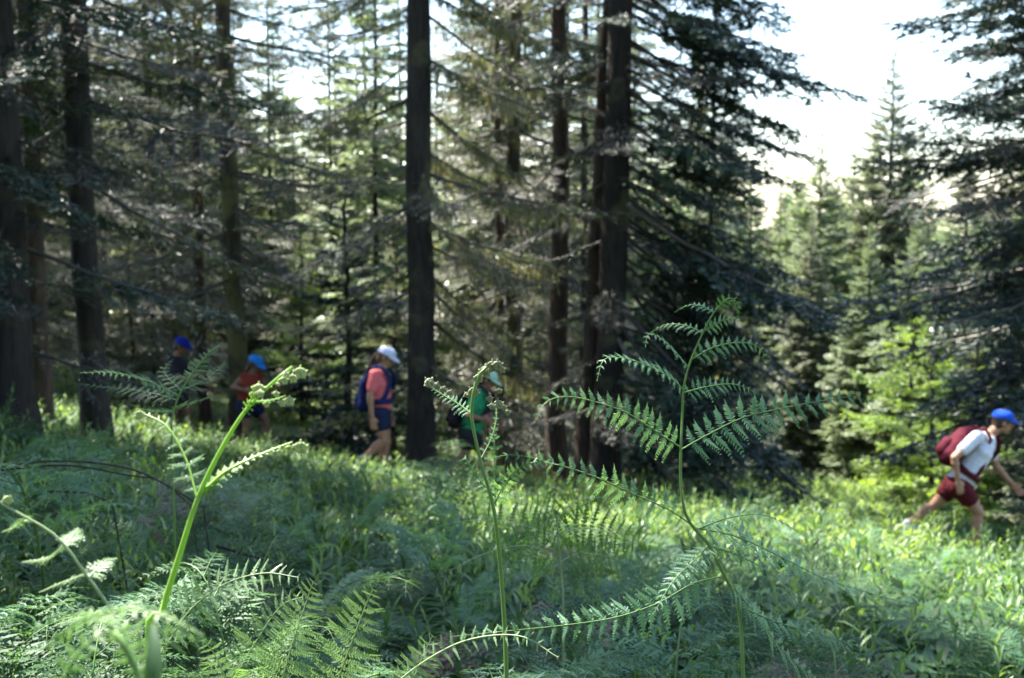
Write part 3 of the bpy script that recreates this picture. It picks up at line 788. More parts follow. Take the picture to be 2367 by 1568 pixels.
# --- E: crisp pale fronds low in the middle left
for pts, w_, n, d_, lab in [([(640, 1620, 0), (655, 1560), (682, 1470), (712, 1380), (724, 1345)], 105, 17, 1.95, 'crisp pale fern frond standing low, left one of the upright pair'),
                            ([(762, 1640), (785, 1560), (815, 1480), (845, 1400), (862, 1362)], 115, 18, 1.9, 'crisp pale fern frond standing low, right one of the upright pair'),
                            ([(930, 1640), (960, 1560), (985, 1500), (1000, 1470)], 80, 12, 1.95, 'small pale fern frond at the foot of the upright pair'),
                            ([(380, 1500), (440, 1410), (520, 1350), (610, 1325), (690, 1335)], 90, 18, 2.1, 'long pale fern frond arching low behind the bright stalk'),
                            ([(540, 1570), (600, 1470), (650, 1400), (700, 1380)], 80, 14, 2.2, 'pale fern frond lying between the arching one and the upright pair'),
                            ([(890, 1600), (980, 1530), (1080, 1480), (1200, 1470), (1290, 1520)], 52, 18, 1.85, 'fern frond arching low across the foot of the central stalk'),
                            ([(560, 1700), (540, 1620), (500, 1520), (470, 1480)], 90, 14, 1.6, 'pale fern frond close to the lower edge left of centre')]:
    path = PX([(p[0], p[1], -.03 * i_) for i_, p in enumerate(pts)], d_)
    bb = np.array([path[0][0], path[0][1] + .05, float(gz(path[0][0], path[0][1]))])
    stp = np.vstack([bb, bb * .4 + path[0] * .6, path[0]])
    root = hero('fern_frond', lab, 'fern', bb, stp, [.0025, .002], 'stem_pale', 'fern_pale',
                [dict(path=path, pl=w_ * d_ / FPX, n=n, nl=13, N=NF, r0=.0018, lobe=.19, droop=.12, ang=(78, 60), tint=.5, prof=lambda t: np.minimum(1, .7 + t) * (1.03 - t) ** .6)])

# --- F: fern in front of the dark blue cap
dF = 2.9
bF = ground_below(398, 1040, dF)
stemF = np.vstack([bF, PX([(398, 1040), (396, 980), (408, 930), (430, 885), (475, 825), (505, 800)], dF)])
def pf_(pts, n, w_, **kw): return pa(pts, w_, n, 6, NU, dF, kw.pop('dz', .1), **kw)
pF = [pf_([(430, 885), (475, 825), (510, 797)], 10, 50), pf_([(415, 915), (340, 880), (260, 862), (185, 862)], 16, 52, dz=-.2), pf_([(410, 925), (330, 905), (240, 895), (160, 885)], 16, 48, dz=.2),
      pf_([(425, 900), (470, 880), (510, 850), (520, 835)], 12, 46, dz=.2), pf_([(420, 905), (380, 860), (400, 830)], 9, 40), pf_([(405, 940), (450, 930), (490, 915)], 10, 42, dz=-.15), pf_([(402, 950), (350, 950), (300, 935)], 10, 42, dz=-.15)]
hero('bracken_fern', 'spreading fern on a thin dark stalk hiding the hiker in the dark blue cap', 'fern', bF, stemF, [.004, .003, .002], 'stem', 'fern', pF)

# --- G: blurred leaves close to the lens, bottom left
dG = .78
gpaths = [[(130, 1640), (150, 1560), (200, 1490), (290, 1450), (400, 1465), (500, 1490)], [(110, 1500), (180, 1440), (280, 1410), (380, 1425), (470, 1470)], [(330, 1600), (310, 1520), (270, 1440), (190, 1420), (110, 1440)]]
bG = ground_below(250, 1568, dG)
stemG = np.vstack([bG, PX([(350, 1700), (335, 1600), (300, 1520), (265, 1460)], dG)])
hero('fern_frond', 'blurred yellow green fern leaf very near in the lower left corner', 'fern', bG, stemG, [.003, .0025, .002], 'stem', 'fern_yellow',
     [pa(p_, 62, 14, 5, NU, dG, .05 * (-1) ** i_, lobe=.3) for i_, p_ in enumerate(gpaths)])
bH = ground_below(300, 1500, 1.15)
stemH = np.vstack([bH, PX([(330, 1568), (262, 1420), (200, 1330), (130, 1240), (40, 1185), (5, 1165)], 1.15)])
hero('bracken_fern', 'pale blurred fern stalk slanting up to the left edge', 'fern', bH, stemH, [.0035, .003, .0025, .0018, .001], 'stem_pale', 'fern_pale',
     [pa(p_, 44, 12, 5, NU, 1.15, .05, r0=.0015) for p_ in ([(200, 1330), (150, 1345), (90, 1370)], [(205, 1335), (240, 1300), (270, 1290)], [(150, 1260), (110, 1290), (50, 1300)], [(150, 1262), (170, 1235), (180, 1220)], [(262, 1420), (180, 1430), (120, 1450)], [(262, 1420), (300, 1400), (330, 1385)], [(60, 1195), (40, 1215), (5, 1230)])],
     [(W(8, 1160, 1.15), np.array([-.2, 0, .9]), .008, .6)])
# broad blade close to the lens
bl = MB(); p0 = W(362, 1600, .72); p1 = W(352, 1425, .74)
bb = ground_below(362, 1568, .72)
leaves(bl, [p0 - bb], p1 - p0, np.array([0.3, -1, .2]), np.linalg.norm(p1 - p0), .010, T_LANCE, .3)
tube(bl, np.array([[0, 0, 0], (p0 - bb) * .5, p0 - bb]), [.003, .0028, .0024], 6, .4)
tag(bl.build('grass_blade', M['fern'], None), 'single broad dark green blade blurred in the lower left', 'leaf').location = tuple(bb)

# --- twigs arched over the ground left
for pts, r_, d_, lab in [([(-30, 1078), (150, 1066), (300, 1084), (400, 1130), (470, 1175)], .0035, 3.0, 'upper one of two arched bare stems crossing in from the left edge'),
                         ([(-30, 1090), (150, 1076), (290, 1098), (370, 1112), (440, 1168)], .003, 3.05, 'lower one of two arched bare stems crossing in from the left edge'),
                         ([(500, 1262, 0), (580, 1285), (660, 1310)], .0045, 3.3, 'short dark fallen stem lying behind the bright crozier stalk'),
                         ([(110, 1135), (200, 1140), (260, 1165)], .004, 3.4, 'short dark stem lying below the arched stems')]:
    P_, _ = resample(PX(pts, d_), 24); P_ = np.vstack([P_, [P_[-1][0] + .08, P_[-1][1], float(gz(P_[-1][0] + .08, P_[-1][1]))]])
    tb = MB(); tube(tb, P_, np.linspace(r_, r_ * .6, len(P_)), 7, .4)
    o = tag(tb.build('fallen_stem', M['wood'], None), lab, 'stem')

# ------------------------------------------------------------------ repeated ferns and leafy plants
def bracken_proto(seed, h, L, dead=False, dens=1.0, pale=False, w=.24):
    rng = np.random.default_rng(seed); st, lf = MB(), MB()
    az = 0.0
    n = 22; t = np.linspace(0, 1, n)
    pth = np.stack([L * (t ** 1.6) * .75, .02 * np.sin(t * 5) + 0 * t, h * (np.sin(t * 1.9) / 1.0)], 1)
    tube(st, pth, np.linspace(.0042, .001, n), 5, .4)
    np_ = int(9 * dens)
    for k in range(np_):
        f = .42 + .55 * k / np_; i = int(f * (n - 1)); P = pth[i]; T = nrm(pth[i + 1] - pth[i])
        ln = w * (1.08 - (f - .4) / .6) * rng.uniform(.8, 1.15)
        for sg in (1, -1):
            Dd = nrm(T * .55 + np.array([0, sg, 0]) * 1.0 + rng.normal(0, .12, 3))
            q_ = [P, P + Dd * ln * .5 + np.array([0, 0, .03 * ln]), P + Dd * ln + np.array([0, 0, -.22 * ln])]
            frond3(lf, st, q_, ln * .30, max(5, int(ln / .017)), 4, (rng.normal(0, .15), rng.normal(0, .15), 1), .0011, droop=.25, rng=rng, tint=rng.uniform(.25, .6), sides=3, lobe=.26, template=T_DIA)
    return st, lf


def lance_proto(seed, h, nlv, ll):
    rng = np.random.default_rng(seed); st, lf = MB(), MB()
    P = np.array([[0, 0, -.01], [rng.normal(0, .02), rng.normal(0, .02), h * .5], [rng.normal(0, .04), rng.normal(0, .04), h]])
    P, _ = resample(P, 14); tube(st, P, np.linspace(.0028, .0012, 14), 5, .4)
    f = np.linspace(.15, 1, nlv); i = (f * 13).astype(int)
    ya = np.arange(nlv) * 2.4 + rng.normal(0, .2, nlv); el = np.radians(20 + 50 * f ** 2 + rng.normal(0, 8, nlv))
    D = np.stack([np.cos(ya) * np.cos(el), np.sin(ya) * np.cos(el), np.sin(el)], 1)
    N = np.stack([-np.cos(ya) * np.sin(el), -np.sin(ya) * np.sin(el), np.cos(el)], 1)
    leaves(lf, P[i], D, N, ll * (1.1 - .5 * f) * rng.uniform(.8, 1.1, nlv), ll * .17, T_LANCE, np.clip(rng.normal(.5, .15, nlv), 0, 1))
    return st, lf


def proto(kind, st, lf, smat, lmat, part):
    return [('stem', st.mesh('stem', M[smat])), (part, lf.mesh(part, M[lmat], False))]
BP = [proto('b', *bracken_proto(100 + k, h, L, w=w_), 'stem', m_, 'frond') for k, (h, L, w_, m_) in enumerate(
    [(.62, .55, .26, 'fern_hero'), (.50, .60, .24, 'fern'), (.72, .5, .28, 'fern'), (.45, .5, .20, 'fern_yellow'), (.55, .6, .24, 'fern_pale')])]
DP = proto('d', *bracken_proto(120, .35, .5, w=.24), 'wood', 'fern_dead', 'frond')
LP = [proto('l', *lance_proto(130 + k, h, n, l), 'stem', 'lance', 'leaf_cluster') for k, (h, n, l) in enumerate([(.42, 22, .115), (.30, 16, .13), (.50, 26, .10)])]


def put_plant(parts, x, y, name, label, cat, group, rz, sc, tilt=(0, 0)):
    o = empty(name, (x, y, float(gz(x, y)) - .01), label, cat, group)
    o.rotation_euler = (tilt[0], tilt[1], rz); o.scale = (sc,) * 3
    for nm, me in parts:
        c = bpy.data.objects.new(nm, me); COL.objects.link(c); c.parent = o
    return o


def fern_place(px, d):
    cols = [(300, 'in the lower left corner'), (620, 'around the bright coiled stalk'), (830, 'by the crisp pale fronds'), (1120, 'left of the woolly tipped stalk'),
            (1400, 'under the backlit yellow green fern'), (1720, 'at the foot of the tall sharp fern'), (2040, 'right of the tall sharp fern'), (9999, 'near the right edge')]
    col = [c for lim, c in cols if px < lim][0]
    row = 'nearest row' if d < 2.8 else 'second row' if d < 4 else 'third row' if d < 5.6 else 'back row'
    return row, col
BL = ['green'] * 3 + ['yellow green', 'pale']
def fern_label(k, px, d):
    row, col = fern_place(px, d)
    return BL[k] + ' bracken fern ' + col + ', ' + row
BG = ['green ferns of the foreground'] * 3 + ['yellow green ferns of the foreground', 'pale ferns of the foreground']
rg = np.random.default_rng(5)
cnt = 0; spots = []
while cnt < 200:
    d = 1.9 + 7.5 * rg.random() ** 1.25; px = rg.uniform(-150, 2520)
    if px < 1450 and d > 6.5: continue
    x = d * (px - 1183) / FPX
    if any((x - a) ** 2 + (d - b_) ** 2 < .035 for a, b_ in spots): continue
    if d < 6.3 and 800 < px < 1030 and rg.random() < .92: continue        # bare litter patch
    if d < 7 and 2040 < px < 2320 and rg.random() < .92: continue
    spots.append((x, d))
    pk = [.30, .25, .13, .17, .15] if px > 900 else [.28, .27, .15, .08, .22]
    k = rg.choice(5, p=pk)
    sc_ = rg.uniform(.6, 1.05) * (1 if d > 2.6 else .8) * (1 if d < 5.5 else .8)
    put_plant(BP[k], x, d, 'bracken_fern', fern_label(k, px, d), 'fern', BG[k] + ', ' + fern_place(px, d)[1], rg.uniform(0, 6.28), sc_, (rg.normal(0, .12), rg.normal(0, .12)))
    cnt += 1
for px, d, sc_ in [(1500, 2.1, 1), (1600, 2.3, 1.05), (1700, 2.2, .95), (1830, 2.3, 1), (1560, 1.95, .8), (1930, 2.6, .9), (1420, 2.0, .8), (1780, 2.0, .85), (1090, 7.2, 1.25), (1120, 5.4, 1.1), (1060, 8.0, 1.3), (90, 2.2, 1), (250, 2.6, .9), (60, 3.2, 1.15), (180, 1.8, .75), (1650, 1.9, .8), (1880, 2.0, .7)]:
    x = d * (px - 1183) / FPX; k = int(rg.integers(3))
    put_plant(BP[k], x, d, 'bracken_fern', fern_label(k, px, d), 'fern', BG[k] + ', ' + fern_place(px, d)[1], rg.uniform(0, 6.28), sc_)
for _ in range(34):
    d = rg.uniform(1.85, 3.0); px = rg.uniform(330, 2080); k = int(rg.choice([0, 1, 2, 4]))
    put_plant(BP[k], d * (px - 1183) / FPX, d, 'bracken_fern', fern_label(k, px, d), 'fern', BG[k] + ', ' + fern_place(px, d)[1], rg.uniform(0, 6.28), rg.uniform(.6, .85), (rg.normal(0, .12), rg.normal(0, .12)))
for _ in range(12):
    d = rg.uniform(3.2, 7.5); px = rg.uniform(100, 2200)
    put_plant(DP, d * (px - 1183) / FPX, d, 'dead_fern', 'dry brown fern ' + fern_place(px, d)[1] + ', ' + fern_place(px, d)[0], 'dead fern', 'dry ferns ' + fern_place(px, d)[1], rg.uniform(0, 6.28), rg.uniform(.8, 1.2))
for px, d, lab in [(800, 3.3, 'dry lilac grey fern left of the central stalk'), (870, 3.2, 'dry grey fern between the lilac one and the central stalk'), (1960, 2.9, 'dry brown fern standing in the sun at the right'), (2010, 3.3, 'dry pale brown fern behind the sunlit brown one'), (330, 2.8, 'dry brown fern low behind the bright crozier stalk'), (1900, 2.5, 'dry fern low beneath the arms of the tall sharp fern')]:
    put_plant(DP, d * (px - 1183) / FPX, d, 'dead_fern', lab, 'dead fern', None, px, .75)
for px, d, k, sc_, lab in [(2345, 2.1, 2, 1.25, 'tall lance leaved plant in the sun near the right edge'), (2290, 2.3, 0, 1.0, 'lance leaved plant left of the tall one at the right edge'),
                           (2060, 2.0, 1, .9, 'rosette of lance leaves at the lower edge, right of the tall fern'), (1990, 3.1, 0, 1.1, 'lance leaved plant behind the dry brown fern'), (2130, 3.3, 0, 1.1, 'lance leaved plant in the open right of the dry fern'),
                           (490, 2.5, 1, 1.0, 'blue green lance leaved rosette just right of the bright stalk'), (60, 1.6, 1, 1.0, 'dark lance leaves at the left edge'), (160, 2.0, 0, .9, 'lance leaved plant near the blurred leaf'),
                           (860, 6.2, 2, 1.2, 'tall thin leafy plant in front of the hiker in the white cap'), (1740, 2.0, 1, .8, 'lance leaves under the tall sharp fern')]:
    put_plant(LP[k], d * (px - 1183) / FPX, d, 'lance_leaf_plant', lab, 'leafy plant', None, px, sc_)
for _ in range(190):
    d = 2.3 + 7 * rg.random() ** 1.1; px = rg.uniform(-100, 2500); k = int(rg.integers(3))
    if px > 1700 and rg.random() < .3: px = rg.uniform(1800, 2480)
    put_plant(LP[k], d * (px - 1183) / FPX, d, 'lance_leaf_plant', 'lance leaved plant %s, %s' % fern_place(px, d)[::-1], 'leafy plant', 'lance leaved plants ' + fern_place(px, d)[1], rg.uniform(0, 6.28), rg.uniform(.6, 1.15), (rg.normal(0, .15), rg.normal(0, .15)))

# ------------------------------------------------------------------ undergrowth (uncountable)
def undergrowth(name, n, d0, d1, seed, mat, kind, hs=1.0, pw=1.4, wide=1.25, mask=None):
    rng = np.random.default_rng(seed)
    d = d0 + (d1 - d0) * rng.random(n) ** pw
    px = (mask or 1183) + (rng.random(n) - .5) * 2367 * wide
    x = d * (px - 1183) / FPX
    # patchiness
    pn = np.sin(x * 1.7 + 2 * np.sin(d * .8)) * np.sin(d * 1.3 + x * .6) + rng.normal(0, .5, n)
    bare = (((px > 830) & (px < 1010) & (d < 6.3)) | ((px > 2070) & (px < 2300) & (d < 7))) & (rng.random(n) < .9)
    keep = (pn > -.75) & ~bare
    x, d = x[keep], d[keep]; n = len(x)
    mb = MB(); B = np.stack([x, d, gz(x, d)], 1)
    h = hs * rng.uniform(.5, 1.1, n) * np.interp(d, [4, 8, 13, 15], [1, .7, .6, .45]) * np.where(px[keep] > 1500, 1.45, 1); pt = rng.uniform(.1, .8, n)
    if kind == 'leafy':
        k = 9; K = np.repeat(np.arange(n), k); f = np.tile(np.linspace(.2, 1, k), n)
        ya = rng.uniform(0, 6.28, len(K)); el = np.radians(rng.uniform(5, 60, len(K)))
        D = np.stack([np.cos(ya) * np.cos(el), np.sin(ya) * np.cos(el), np.sin(el)], 1)
        N = nrm(np.stack([-np.cos(ya) * np.sin(el), -np.sin(ya) * np.sin(el), np.cos(el)], 1) + rng.normal(0, .3, (len(K), 3)))
        lean = rng.normal(0, .08, (n, 2)); P = B[K] + np.stack([lean[K, 0] * f, lean[K, 1] * f, h[K] * f * .33], 1)
        L = rng.uniform(.05, .12, len(K)) * (.6 + .5 * h[K]) * np.interp(d[K], [1.5, 7], [.4, 1]); leaves(mb, P, D, N, L, L * rng.uniform(.16, .4, len(K)), T_DIA, np.clip(pt[K] + rng.normal(0, .12, len(K)), 0, 1))
    elif kind == 'lance':
        k = 13; K = np.repeat(np.arange(n), k); f = np.tile(np.linspace(.15, 1, k), n)
        ya = rng.uniform(0, 6.28, n)[K] + f * 31; el = np.radians(12 + 55 * f ** 2 + rng.normal(0, 9, len(K)))
        D = np.stack([np.cos(ya) * np.cos(el), np.sin(ya) * np.cos(el), np.sin(el)], 1)
        N = np.stack([-np.cos(ya) * np.sin(el), -np.sin(ya) * np.sin(el), np.cos(el)], 1)
        lean = rng.normal(0, .07, (n, 2)); P = B[K] + np.stack([lean[K, 0] * f, lean[K, 1] * f, h[K] * f * .42], 1)
        L = rng.uniform(.07, .12, n)[K] * (1.1 - .5 * f); leaves(mb, P, D, N, L, L * .18, T_LANCE, np.clip(pt[K] + .2 * f + rng.normal(0, .1, len(K)), 0, 1))
    elif kind == 'grass':
        k = 8; K = np.repeat(np.arange(n), k); ya = rng.uniform(0, 6.28, len(K))
        el = np.radians(rng.uniform(35, 85, len(K))); D = np.stack([np.cos(ya) * np.cos(el), np.sin(ya) * np.cos(el), np.sin(el)], 1)
        leaves(mb, B[K] + rng.normal(0, .02, (len(K), 3)) * [1, 1, 0], D, nrm(rng.normal(0, 1, (len(K), 3))), h[K] * rng.uniform(.15, .38, len(K)), rng.uniform(.004, .010, len(K)), T_LANCE if d1 < 8 else T_DIA, np.clip(pt[K] + rng.normal(0, .1, len(K)), 0, 1))
    elif kind == 'fern':
        nf = 4; F = np.repeat(np.arange(n), nf); ya = rng.uniform(0, 6.28, len(F)); L = h[F] * rng.uniform(.3, .5, len(F))
        npn = 12; K = np.repeat(np.arange(len(F)), npn * 2); t = np.tile(np.repeat(np.linspace(.25, 1, npn), 2), len(F)); sd = np.tile([1., -1.], npn * len(F))
        hd = np.stack([np.cos(ya), np.sin(ya), 0 * ya], 1); sidev = np.stack([-np.sin(ya), np.cos(ya), 0 * ya], 1)
        P = B[F][K] + hd[K] * (L[K] * t)[:, None] + np.array([0, 0, 1.0]) * (L[K] * (1.25 * t - .85 * t * t))[:, None]
        T = hd[K] + np.array([0, 0, 1.0]) * (1.25 - 1.7 * t)[:, None]
        D = nrm(T * .45 + sidev[K] * sd[:, None] + rng.normal(0, .08, (len(K), 3)))
        pl = L[K] * .36 * (1.1 - t) ** .7
        leaves(mb, P, D, nrm(np.array([0, 0, 1.0]) + rng.normal(0, .2, (len(K), 3))), pl, pl * .26 + .004, T_DIA, np.clip(pt[F][K] + rng.normal(0, .08, len(K)), 0, 1))
    o = mb.build(name, M[mat], None, False)
    return tag(o, None, None, None, 'stuff')


undergrowth('leafy_undergrowth', 9000, 4.5, 30, 31, 'under', 'leafy', 1.0)
undergrowth('grass', 9000, 2.2, 24, 32, 'under', 'grass', 1.0)
undergrowth('lance_undergrowth', 2600, 3.2, 15, 37, 'lance_light', 'lance', 1.15, 1.1)
undergrowth('low_fern_undergrowth', 2700, 4.2, 20, 33, 'fern', 'fern', 1.05)
undergrowth('painted_sun_undergrowth', 5200, 8, 34, 34, 'under_painted_sun', 'leafy', 1.0, 1.0, .9)  # lighter leaf colour stands in for sun on these plants
undergrowth('clearing_undergrowth', 5200, 8.5, 26, 36, 'under_painted_sun', 'leafy', 1.0, 1.0, .38, 1750)  # patch of sun on the clearing, painted by the leaf colour
undergrowth('ground_leaves', 5200, 1.2, 5.5, 35, 'under', 'leafy', .25, 1.0)
# fallen leaves and twigs
rg = np.random.default_rng(77); mb = MB(); n = 14000
d = 1.5 + 7 * rg.random(n); x = d * (rg.random(n) - .5) * .95
B = np.stack([x, d, gz(x, d) + rg.uniform(.002, .02, n)], 1); ya = rg.uniform(0, 6.28, n)
leaves(mb, B, np.stack([np.cos(ya), np.sin(ya), rg.normal(0, .25, n)], 1), nrm(np.array([0, 0, 1.0]) + rg.normal(0, .3, (n, 3))), rg.uniform(.01, .05, n), rg.uniform(.003, .014, n), T_DIA, rg.random(n))
tag(mb.build('leaf_litter', M['litter'], None, False), None, None, None, 'stuff')

# ------------------------------------------------------------------ hikers
M['skin'] = cloth_mat('tanned skin', (.33, .17, .10), .5, .05, .35)
M['skin_dark'] = cloth_mat('dark tanned skin', (.22, .11, .065), .5, .05, .35)
M['hair'] = cloth_mat('brown hair', (.045, .025, .015), .55, .3, .4)
M['hair_light'] = cloth_mat('light brown hair', (.11, .065, .035), .5, .3, .4)
M['eye'] = cloth_mat('eye', (.03, .02, .015), .2, .1, .6)
M['lips'] = cloth_mat('lips', (.35, .12, .10), .4, .05, .4)
def cm(n, c, **k):
    if n not in M: M[n] = cloth_mat(n, c, **k)
    return n


def solid_capsule(mb, p0, p1, r0, r1, side=None, k=1.0, seg=14):
    """closed tapered capsule, stretched by k along the unit vector side"""
    p0, p1 = np.asarray(p0, float), np.asarray(p1, float)
    ax = p1 - p0; ln = np.linalg.norm(ax)
    T = ax / ln if ln > 1e-6 else np.array([0, 0, 1.0])
    ref = np.array([0, 0, 1.0]) if abs(T[2]) < .9 else np.array([1.0, 0, 0])
    A = nrm(np.cross(T, ref)); B = np.cross(T, A)
    rings = []
    for a_ in np.linspace(-math.pi / 2, 0, 5)[1:]: rings.append((p0 + T * math.sin(a_) * r0, r0 * math.cos(a_)))
    for a_ in np.linspace(0, math.pi / 2, 5)[:-1]: rings.append((p1 + T * math.sin(a_) * r1, r1 * math.cos(a_)))
    th = np.arange(seg) * 2 * math.pi / seg
    V = []
    for c, r in rings:
        V.append(c + (A[None] * np.cos(th)[:, None] + B[None] * np.sin(th)[:, None]) * r)
    V = np.vstack(V + [(p0 - T * r0)[None], (p1 + T * r1)[None]])
    if side is not None and k != 1.0:
        side = nrm(side); cpt = (p0 + p1) / 2
        # stretch about the capsule's own axis
        rel = V - cpt; al = rel @ T; off = rel - al[:, None] * T
        V = cpt + al[:, None] * T + off + np.outer(off @ side, side) * (k - 1)
    n = len(rings); i = np.arange(n - 1)[:, None] * seg; j = np.arange(seg)[None]
    q = np.stack([i + j, i + (j + 1) % seg, i + seg + (j + 1) % seg, i + seg + j], -1).reshape(-1, 4)
    jj = np.arange(seg); c0 = n * seg
    t = np.vstack([np.stack([np.full(seg, c0), (jj + 1) % seg, jj], 1), np.stack([np.full(seg, c0 + 1), (n - 1) * seg + jj, (n - 1) * seg + (jj + 1) % seg], 1)])
    mb.add(V, q, t)


def ellipsoid(mb, c, ax3, r3, seg=16):
    """ax3: three unit axes (rows), r3 radii"""
    th = np.linspace(0, math.pi, 11)[1:-1]; ph = np.arange(seg) * 2 * math.pi / seg
    L = np.stack([np.outer(np.sin(th), np.cos(ph)), np.outer(np.sin(th), np.sin(ph)), np.repeat(np.cos(th)[:, None], seg, 1)], -1).reshape(-1, 3)
    L = np.vstack([L, [0, 0, 1], [0, 0, -1]]) * np.asarray(r3)
    V = L @ np.asarray(ax3) + np.asarray(c)
    n = 9; i = np.arange(n - 1)[:, None] * seg; j = np.arange(seg)[None]
    q = np.stack([i + j, i + seg + j, i + seg + (j + 1) % seg, i + (j + 1) % seg], -1).reshape(-1, 4)
    jj = np.arange(seg); c0 = n * seg
    t = np.vstack([np.stack([np.full(seg, c0), jj, (jj + 1) % seg], 1), np.stack([np.full(seg, c0 + 1), (n - 1) * seg + (jj + 1) % seg, (n - 1) * seg + jj], 1)])
    mb.add(V, q, t)


def remeshed(mb, name, mat, parent, base, voxel, smooth=4):
    """fuse closed shapes into one continuous surface"""
    me = to_local(mb, base).mesh(name, None)
    tmp = bpy.data.objects.new('tmp', me); COL.objects.link(tmp)
    r = tmp.modifiers.new('r', 'REMESH'); r.mode = 'VOXEL'; r.voxel_size = voxel; r.use_smooth_shade = True
    s = tmp.modifiers.new('s', 'SMOOTH'); s.iterations = smooth; s.factor = .5
    dg = bpy.context.evaluated_depsgraph_get()
    me2 = bpy.data.meshes.new_from_object(tmp.evaluated_get(dg))
    me2.name = name
    bpy.data.objects.remove(tmp); bpy.data.meshes.remove(me)
    me2.materials.clear(); me2.materials.append(M[mat])
    for p in me2.polygons: p.use_smooth = True
    o = bpy.data.objects.new(name, me2); COL.objects.link(o); o.parent = parent
    return o


def hand(mb, wrist, dirv, palm, s=1.0, curl=.5, thumb_side=1):
    """palm and five separate bent fingers. dirv: along the hand, palm: normal on the palm side"""
    D = nrm(dirv); Nn = nrm(np.asarray(palm) - D * np.dot(palm, D)); S = np.cross(D, Nn)
    c = np.asarray(wrist) + D * .05 * s
    ellipsoid(mb, c, [D, S, Nn], [.055 * s, .042 * s, .017 * s])
    for k, ln in zip(range(4), (.072, .080, .074, .058)):
        b0 = np.asarray(wrist) + D * .088 * s + S * (.030 - .021 * k) * s * thumb_side
        d1 = nrm(D + Nn * curl * .5 + S * thumb_side * (.10 - .07 * k)); d2 = nrm(D + Nn * curl * 1.4); d3 = nrm(D + Nn * curl * 2.6)
        b1 = b0 + d1 * ln * .5 * s; b2 = b1 + d2 * ln * .3 * s; b3 = b2 + d3 * ln * .22 * s
        solid_capsule(mb, b0 - D * .015 * s, b1, .0095 * s, .009 * s, seg=8); solid_capsule(mb, b1, b2, .009 * s, .0082 * s, seg=8); solid_capsule(mb, b2, b3, .0082 * s, .0072 * s, seg=8)
    t0 = np.asarray(wrist) + D * .03 * s + S * .03 * s * thumb_side; t1 = t0 + nrm(D * .75 + S * thumb_side * .7 + Nn * .35) * .042 * s; t2 = t1 + nrm(D + Nn * .5 + S * .1 * thumb_side) * .03 * s
    solid_capsule(mb, t0, t1, .0125 * s, .0105 * s, seg=8); solid_capsule(mb, t1, t2, .0105 * s, .0085 * s, seg=8)


